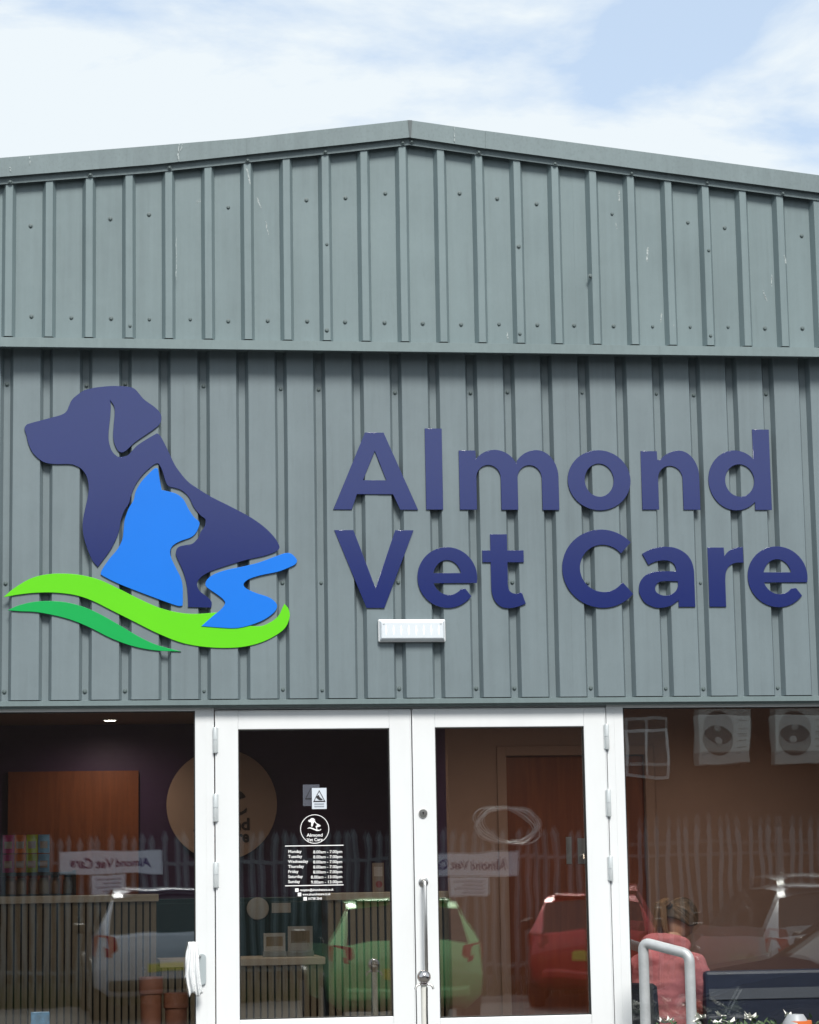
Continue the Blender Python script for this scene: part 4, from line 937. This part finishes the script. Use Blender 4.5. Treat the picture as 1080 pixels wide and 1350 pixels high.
m_stand_in_bench = mat('stand_in_bench_navy', (.022, .028, .055), .45, var=.15, scale=8)
bx0, bx1 = PX(928, 1280, .62), PX(1110, 1280, .62); bz = PZ(1000, 1279, .62)
nbn = thing('stand_in_bench', 'made-up low navy bench standing in for dark shapes behind the right window', 'bench', ((bx0+bx1)/2, .62, FLOOR)); bw = (bx1-bx0)/2; bh = bz-FLOOR  # added bench stands in for the dark shapes below the woman
MB().box(-bw, bw, -.02, .07, .36, bh).build('backrest', m_stand_in_bench, nbn, bevel=.02)
MB().box(-bw, bw, .075, .50, .33, .43).build('seat', m_stand_in_bench, nbn, bevel=.02)
MB().box(-bw+.02, bw-.02, -.028, -.0205, bh-.16, bh-.10).build('stand_in_back_band', mat('grey_band', (.10, .11, .14), .5), nbn)
for x in (-bw+.06, bw-.06):
    for y in (.02, .45): MB().tube([(x, y, .335), (x, y, 0)], .016, 10).build('leg', m_steel, nbn)

# ------------------------------------------------------------------ cars in the car park
m_cglass = mat('car_glass', (.02, .025, .028), .06, spec=.6); m_tyre = mat('tyre', (.018, .018, .018), .85); m_rim = mat('alloy_wheel', (.42, .43, .44), .3, .7)
m_red = mat('tail_lamp', (.35, .012, .010), .15, coat=.6); m_lampw = mat('head_lamp', (.72, .74, .76), .1, coat=.8); m_plate = mat('number_plate', (.70, .62, .12), .4); m_trim = mat('black_trim', (.02, .02, .021), .5)
def car(label, paint, loc, rz, Lg=3.95, H=1.48, Wd=.86, suv=False, coat=1.0):
    """rear at x = 0, nose at x = Lg; wheels on the ground"""
    t = thing('parked_car', label, 'car', loc, rz, group='cars parked in front of the clinic')
    pm = mat('car_paint', paint, .3 if coat else .55, .15 if coat else 0, coat=coat, spec=.5 if coat else 0)
    hb = .97 if not suv else 1.06; zb = .26 if not suv else .34
    #        x      zbot  zmid  belt   top   wm   wb   wt
    ST = [(0.00, .42, .62, .78, .80, .80, .74, .66),
          (0.05, .34, .62, hb-.04, hb-.02, .97, .90, .78),
          (0.10, .30, .62, hb-.01, hb+.02, .99, .94, .80),
          (0.34, .24, .62, hb, H-.10, 1.0, .96, .72),
          (0.46, .22, .62, hb, H-.03, 1.0, .965, .70),
          (0.95, .22, .62, hb, H, 1.0, .97, .70),
          (1.55, .22, .62, hb-.01, H, 1.0, .97, .71),
          (2.10, .22, .62, hb-.02, H-.035, 1.0, .965, .70),
          (2.35, .22, .62, hb-.02, H-.09, 1.0, .96, .69),
          (3.02, .22, .60, hb-.04, hb, .99, .93, .80),
          (3.55, .24, .58, hb-.13, hb-.09, .97, .88, .74),
          (3.84, .28, .55, hb-.27, hb-.24, .92, .82, .66),
          (3.95, .36, .52, .62, .64, .80, .72, .58)]
    sx = Lg/3.95; rings = []; vs = []
    for x, b0, mi, be, to, wm_, wb, wt in ST:
        b0 = max(b0, zb-.04)
        half = [(0, b0), (.82*wm_*Wd, b0), (.97*wm_*Wd, b0+.10), (wm_*Wd, mi), (wb*Wd, be), (wt*Wd, to-.035), (.6*wt*Wd, to), (0, to+.012)]
        full = half+[(-y, z) for y, z in half[-2:0:-1]]
        rings.append(len(vs)); vs += [(x*sx, y, z) for y, z in full]
    nR = 14; F = {'body': [], 'rear_window': [], 'windscreen': [], 'side_window': [], 'side_window2': []}
    for i in range(len(ST)-1):
        for k in range(nR):
            f = (rings[i]+k, rings[i]+(k+1) % nR, rings[i+1]+(k+1) % nR, rings[i+1]+k)
            key = 'body'
            if k in (5, 6, 7, 8):
                if i == 2: key = 'rear_window'
                elif i == 8: key = 'windscreen'
            if k == 4 and 3 <= i <= 8: key = 'side_window'
            if k == 9 and 3 <= i <= 8: key = 'side_window2'
            F[key].append(f)
    F['body'] += [tuple(rings[0]+k for k in range(nR-1, -1, -1)), tuple(rings[-1]+k for k in range(nR))]
    def sub(fl): 
        ids = sorted({i for f in fl for i in f}); mp_ = {a: b for b, a in enumerate(ids)}; return MB().add([vs[i] for i in ids], [tuple(mp_[i] for i in f) for f in fl])
    bd = sub(F['body']).build('body', pm, t, smooth=True)
    for key in ('rear_window', 'windscreen', 'side_window', 'side_window2'):
        sub(F[key]).build(key.rstrip('2'), m_cglass, t, smooth=True)
    for x in (.72*sx, 3.2*sx):
        for s in (-1, 1):
            yw = s*(Wd*1.0-.10)
            R_ = .31 if not suv else .36
            MB().lathe([(R_+.045, yw-s*.06), (R_+.045, yw+s*.104)], c=(x, 0, R_+.01), axis='y', n=24).build('wheel_arch', m_trim, t)
            w_ = MB().lathe([(R_*.62, yw-s*.10), (R_*.93, yw-s*.11), (R_, yw-s*.08), (R_, yw+s*.07), (R_*.94, yw+s*.108), (R_*.66, yw+s*.112)], c=(x, 0, R_), axis='y', n=28).build('wheel', m_tyre, t, smooth=True)
            MB().lathe([(R_*.66, yw+s*.111), (R_*.62, yw+s*.116), (R_*.2, yw+s*.118), (.02, yw+s*.125)], c=(x, 0, R_), axis='y', n=20).build('rim', m_rim, w_, smooth=True)
    for s in (-1, 1):
        a_ = Wd
        MB().add([(.015, s*a_*.66, .74), (.00, s*a_*.80, .78), (.12, s*a_*.985, .80), (.20, s*a_*.985, hb-.02), (.09, s*a_*.93, hb+.0), (.035, s*a_*.72, hb-.03)], [(0,1,5), (1,2,4,5), (2,3,4)]).build('tail_light', m_red, t)
        MB().add([(3.93*sx, s*a_*.50, .60), (3.93*sx, s*a_*.70, .60), (3.70*sx, s*a_*.93, .66), (3.55*sx, s*a_*.90, hb-.16), (3.80*sx, s*a_*.80, hb-.22), (3.915*sx, s*a_*.60, .69)], [(0,1,5), (1,2,3,4,5)]).build('headlight', m_lampw, t)
        mz = hb+.06; MB().box(2.62*sx, 2.74*sx, min(s*a_*1.0, s*a_*1.19), max(s*a_*1.0, s*a_*1.19), mz-.07, mz+.07).build('door_mirror', m_trim, t, bevel=.03)
    MB().box(-.012, .03, -.26, .26, .60, .71).build('number_plate', m_plate, t, bevel=.003)
    MB().box(-.03, .12, -Wd*.80, Wd*.80, .36, .50).build('rear_bumper', m_trim if suv else pm, t, bevel=.04)
    MB().box(3.84*sx, 3.985*sx, -Wd*.72, Wd*.72, .30, .44).build('grille', m_trim, t, bevel=.03)
    MB().box(.30, .50, -Wd*.60, Wd*.60, H-.045, H-.02).build('spoiler', pm, t, bevel=.008)
    return t
q = PM(538, 1200, 13.9); car('bright green hatchback parked beside the photographer, mirrored in the doors', (.26, .62, .24), (q.x, -13.9, 0), rad(-90))
q = PM(782, 1200, 18.3); car('red hatchback parked tail first, mirrored in the right door', (.62, .03, .04), (q.x, -18.3, 0), rad(-78))
q = PM(222, 1200, 17.9); car('silver grey car parked by the fence, mirrored in the left window', (.52, .54, .62), (q.x, -17.9, 0), rad(-92), Lg=4.4, H=1.64, Wd=.91, suv=True)
q = PM(1112, 1200, 13.6); car('silver car parked behind the navy one, mirrored at the right edge', (.50, .53, .56), (q.x, -13.6, 0), rad(-90), Lg=4.2, H=1.55)
q = PM(880, 1200, 3.1); car('dark navy car parked beside the right window, mirrored in it', (.012, .016, .03), (q.x+4.25, -3.4, 0), rad(180), Lg=4.3, H=1.60, suv=True, coat=0)

# ------------------------------------------------------------------ palisade fence
FY = -22.6; m_fence = mat('galvanised_pale', (.17, .195, .21), .6, .2, var=.35, scale=1.3)
fx0, fx1 = -14.0, 24.0
fn = thing('palisade_fence', 'galvanised steel palisade fence with pointed pales across the car park', 'fence', ((fx0+fx1)/2, FY, 0)); hx = (fx1-fx0)/2
pale = MB().add([(-.034, .0, .05), (-.012, .014, .05), (.012, .014, .05), (.034, 0, .05), (-.034, 0, 2.26), (-.012, .014, 2.26), (.012, .014, 2.26), (.034, 0, 2.26),
                 (-.046, 0, 2.32), (-.012, .014, 2.34), (.012, .014, 2.34), (.046, 0, 2.32), (0, 0.004, 2.44)],
                [(0,1,5,4),(1,2,6,5),(2,3,7,6),(4,5,9,8),(5,6,10,9),(6,7,11,10),(8,9,12),(9,10,12),(10,11,12)]).mesh('pale', m_fence)
n = int(2*hx/.155)
for k in range(n): obj('pale', pale, fn, loc=(-hx+.08+k*.155+random.gauss(0, .006), .03, random.gauss(-.02, .018)), rot=(0, random.gauss(0, .011), random.gauss(0, .12)))
for z in (.45, 2.0): MB().box(-hx, hx, -.03, .02, z-.025, z+.025).build('rail', m_fence, fn)
for k in range(15): MB().box(-hx+k*2*hx/14-.05, -hx+k*2*hx/14+.05, -.10, -.035, 0, 2.4).build('post', m_fence, fn)
# parking boards on the fence (they face the clinic; the glass shows them mirrored)
m_brd = mat('white_board', (.68, .72, .80), .4); m_brd2 = mat('grey_print', (.22, .26, .36), .5); m_navyp = mat('navy_print', (.02, .03, .15), .5)
FLIP = Matrix.Rotation(math.pi, 4, 'Z')
def board(px0, px1, py0, py1, words, label, lines=0):
    d = -FY-.12; a, b_ = PM(px0, py0, d), PM(px1, py1, d); w, h = (b_.x-a.x)/2, (a.z-b_.z)/2
    t = thing('parking_board', label, 'sign board', ((a.x+b_.x)/2, -d, (a.z+b_.z)/2), rz=math.pi, group='parking boards on the fence')
    MB().box(-w, w, 0, .012, -h, h).build('board', m_brd, t)
    if words: text(words, 0, -.002, -h*.38, h*1.15, m_navyp, 'words', t, 'CENTER', w*1.55, bold=.006, thick=.002)
    for k in range(lines): MB().box(-w*.75, w*.75*(1 if k % 2 == 0 else .5), -.0025, -.0005, h*.55-k*h*.4-h*.08, h*.55-k*h*.4+h*.08).build('print_line', m_brd2, t)
board(78, 215, 1124, 1152.5, 'Almond Vet Care', 'white parking board lettered Almond Vet Care, mirrored in the left window')
board(546, 684, 1126, 1153, 'Almond Vet Care', 'white parking board lettered Almond Vet Care, mirrored in the right door')
board(122, 167, 1155.5, 1181, None, 'small white notice under the parking board, mirrored in the left window', 4)
board(592, 644, 1156, 1181, None, 'small white notice under the parking board, mirrored in the right door', 4)
q = PM(667, 1090, -FY-.05)
wc = thing('wire_coil', 'loose coil of pale wire caught on top of the palisade fence', 'wire', (q.x, FY+.05, q.z))
m_wire = mat('pale_wire', (.55, .56, .56), .45, .4)
for k in range(11):
    a0 = rg.uniform(.36, .52); ry = .24+.015*rg.random(); tl = rg.uniform(-.16, .04)
    pts = [(a0*math.cos(t*2*math.pi/40), .05*math.sin(t*.5+k)+.02*k, ry*math.sin(t*2*math.pi/40)+tl*math.cos(t*2*math.pi/40)+.03*rg.random()*0) for t in range(41)]
    MB().tube(pts, .009, 6).build('wire_turn', m_wire, wc, smooth=True)
# rough grass and scrub at the foot of the fence
gr = MB()
for k in range(9000):
    x = rg.uniform(fx0, fx1); y = FY+.55-abs(rg.gauss(0, .45)); h = rg.uniform(.12, .5)*(1.3 if rg.random() < .1 else 1); a_ = rg.uniform(0, 6.28); l_ = rg.uniform(.02, .14); w_ = rg.uniform(.006, .016)
    gr.add([(x-w_*math.cos(a_), y-w_*math.sin(a_), 0), (x+w_*math.cos(a_), y+w_*math.sin(a_), 0), (x+l_*math.sin(a_), y-l_*math.cos(a_), h)], [(0, 1, 2)])
gr.build('rough_grass', mat('rough_grass', (.07, .095, .035), .8, var=.4, scale=3), label='rough grass growing along the foot of the palisade fence', cat='grass', kind='stuff')

# ------------------------------------------------------------------ building opposite
OY = -31.0
ob = thing('opposite_building', 'long dark brown brick unit across the yard, mirrored in the shop windows', 'building', (5, OY, 0))
m_ob = brick_mat('dark_brown_brick', (.030, .017, .013), (.038, .022, .016), (.045, .036, .03), .5)
OH = 7.6
MB().box(-26, 30, -12, 0, 0, OH).build('wall', m_ob, ob)
MB().box(-26.2, 30.2, -12.2, .2, OH, OH+.25).build('parapet', m_trim, ob)
def oppo(px, py): p_ = PM(px, py, -OY); return p_.x-5, p_.z
a, b_ = oppo(826, 966), oppo(879, 1022)
wf = MB().box(a[0]-.06, b_[0]+.06, .002, .06, b_[1]-.06, a[1]+.06).build('window', m_white, ob); MB().box(a[0], b_[0], .0605, .068, b_[1], a[1]).build('window_pane', m_cglass, wf)
MB().box((a[0]+b_[0])/2-.02, (a[0]+b_[0])/2+.02, .066, .08, b_[1], a[1]).build('glazing_bar', m_white, wf)
m_ac = mat('air_unit_case', (.70, .71, .68), .45, var=.04, scale=4); m_fan = mat('fan_grille', (.12, .12, .115), .5)
for j, (px0, px1) in enumerate(((913, 984), (1013, 1084), (1112, 1183))):
    a, b_ = oppo(px0, 944), oppo(px1, 1009); cx_, cz_ = (a[0]+b_[0])/2, (a[1]+b_[1])/2; w, h = (b_[0]-a[0])/2, (a[1]-b_[1])/2
    t = thing('air_conditioner', ('white air conditioning unit nearest the opposite window', 'middle white air conditioning unit on the opposite wall', 'white air conditioning unit farthest from the opposite window')[j], 'air conditioner', (cx_+5, OY, cz_), group='air conditioning units on the opposite wall')
    MB().box(-w, w, .08, .42, -h, h).build('case', m_ac, t, bevel=.02)
    MB().lathe([(h*.62, .4205), (h*.64, .43), (h*.58, .435), (h*.56, .425)], c=(-w*.28, 0, 0), axis='y', n=28).build('fan_ring', m_fan, t)
    MB().lathe([(h*.58, .4215), (.001, .424)], c=(-w*.28, 0, 0), axis='y', n=28).build('fan', m_fan, t)
    MB().lathe([(h*.14, .4365), (.001, .438)], c=(-w*.28, 0, 0), axis='y', n=16).build('hub', m_ac, t)
    for z in (-.3, 0, .3): MB().box(w*.5, w*.85, .4205, .424, h*z-.012, h*z+.012).build('louvre', m_fan, t)
    for s in (-1, 1): MB().box(s*w*.7-.02, s*w*.7+.02, .001, .40, -h-.05, -h-.001).build('bracket', m_trim, t)
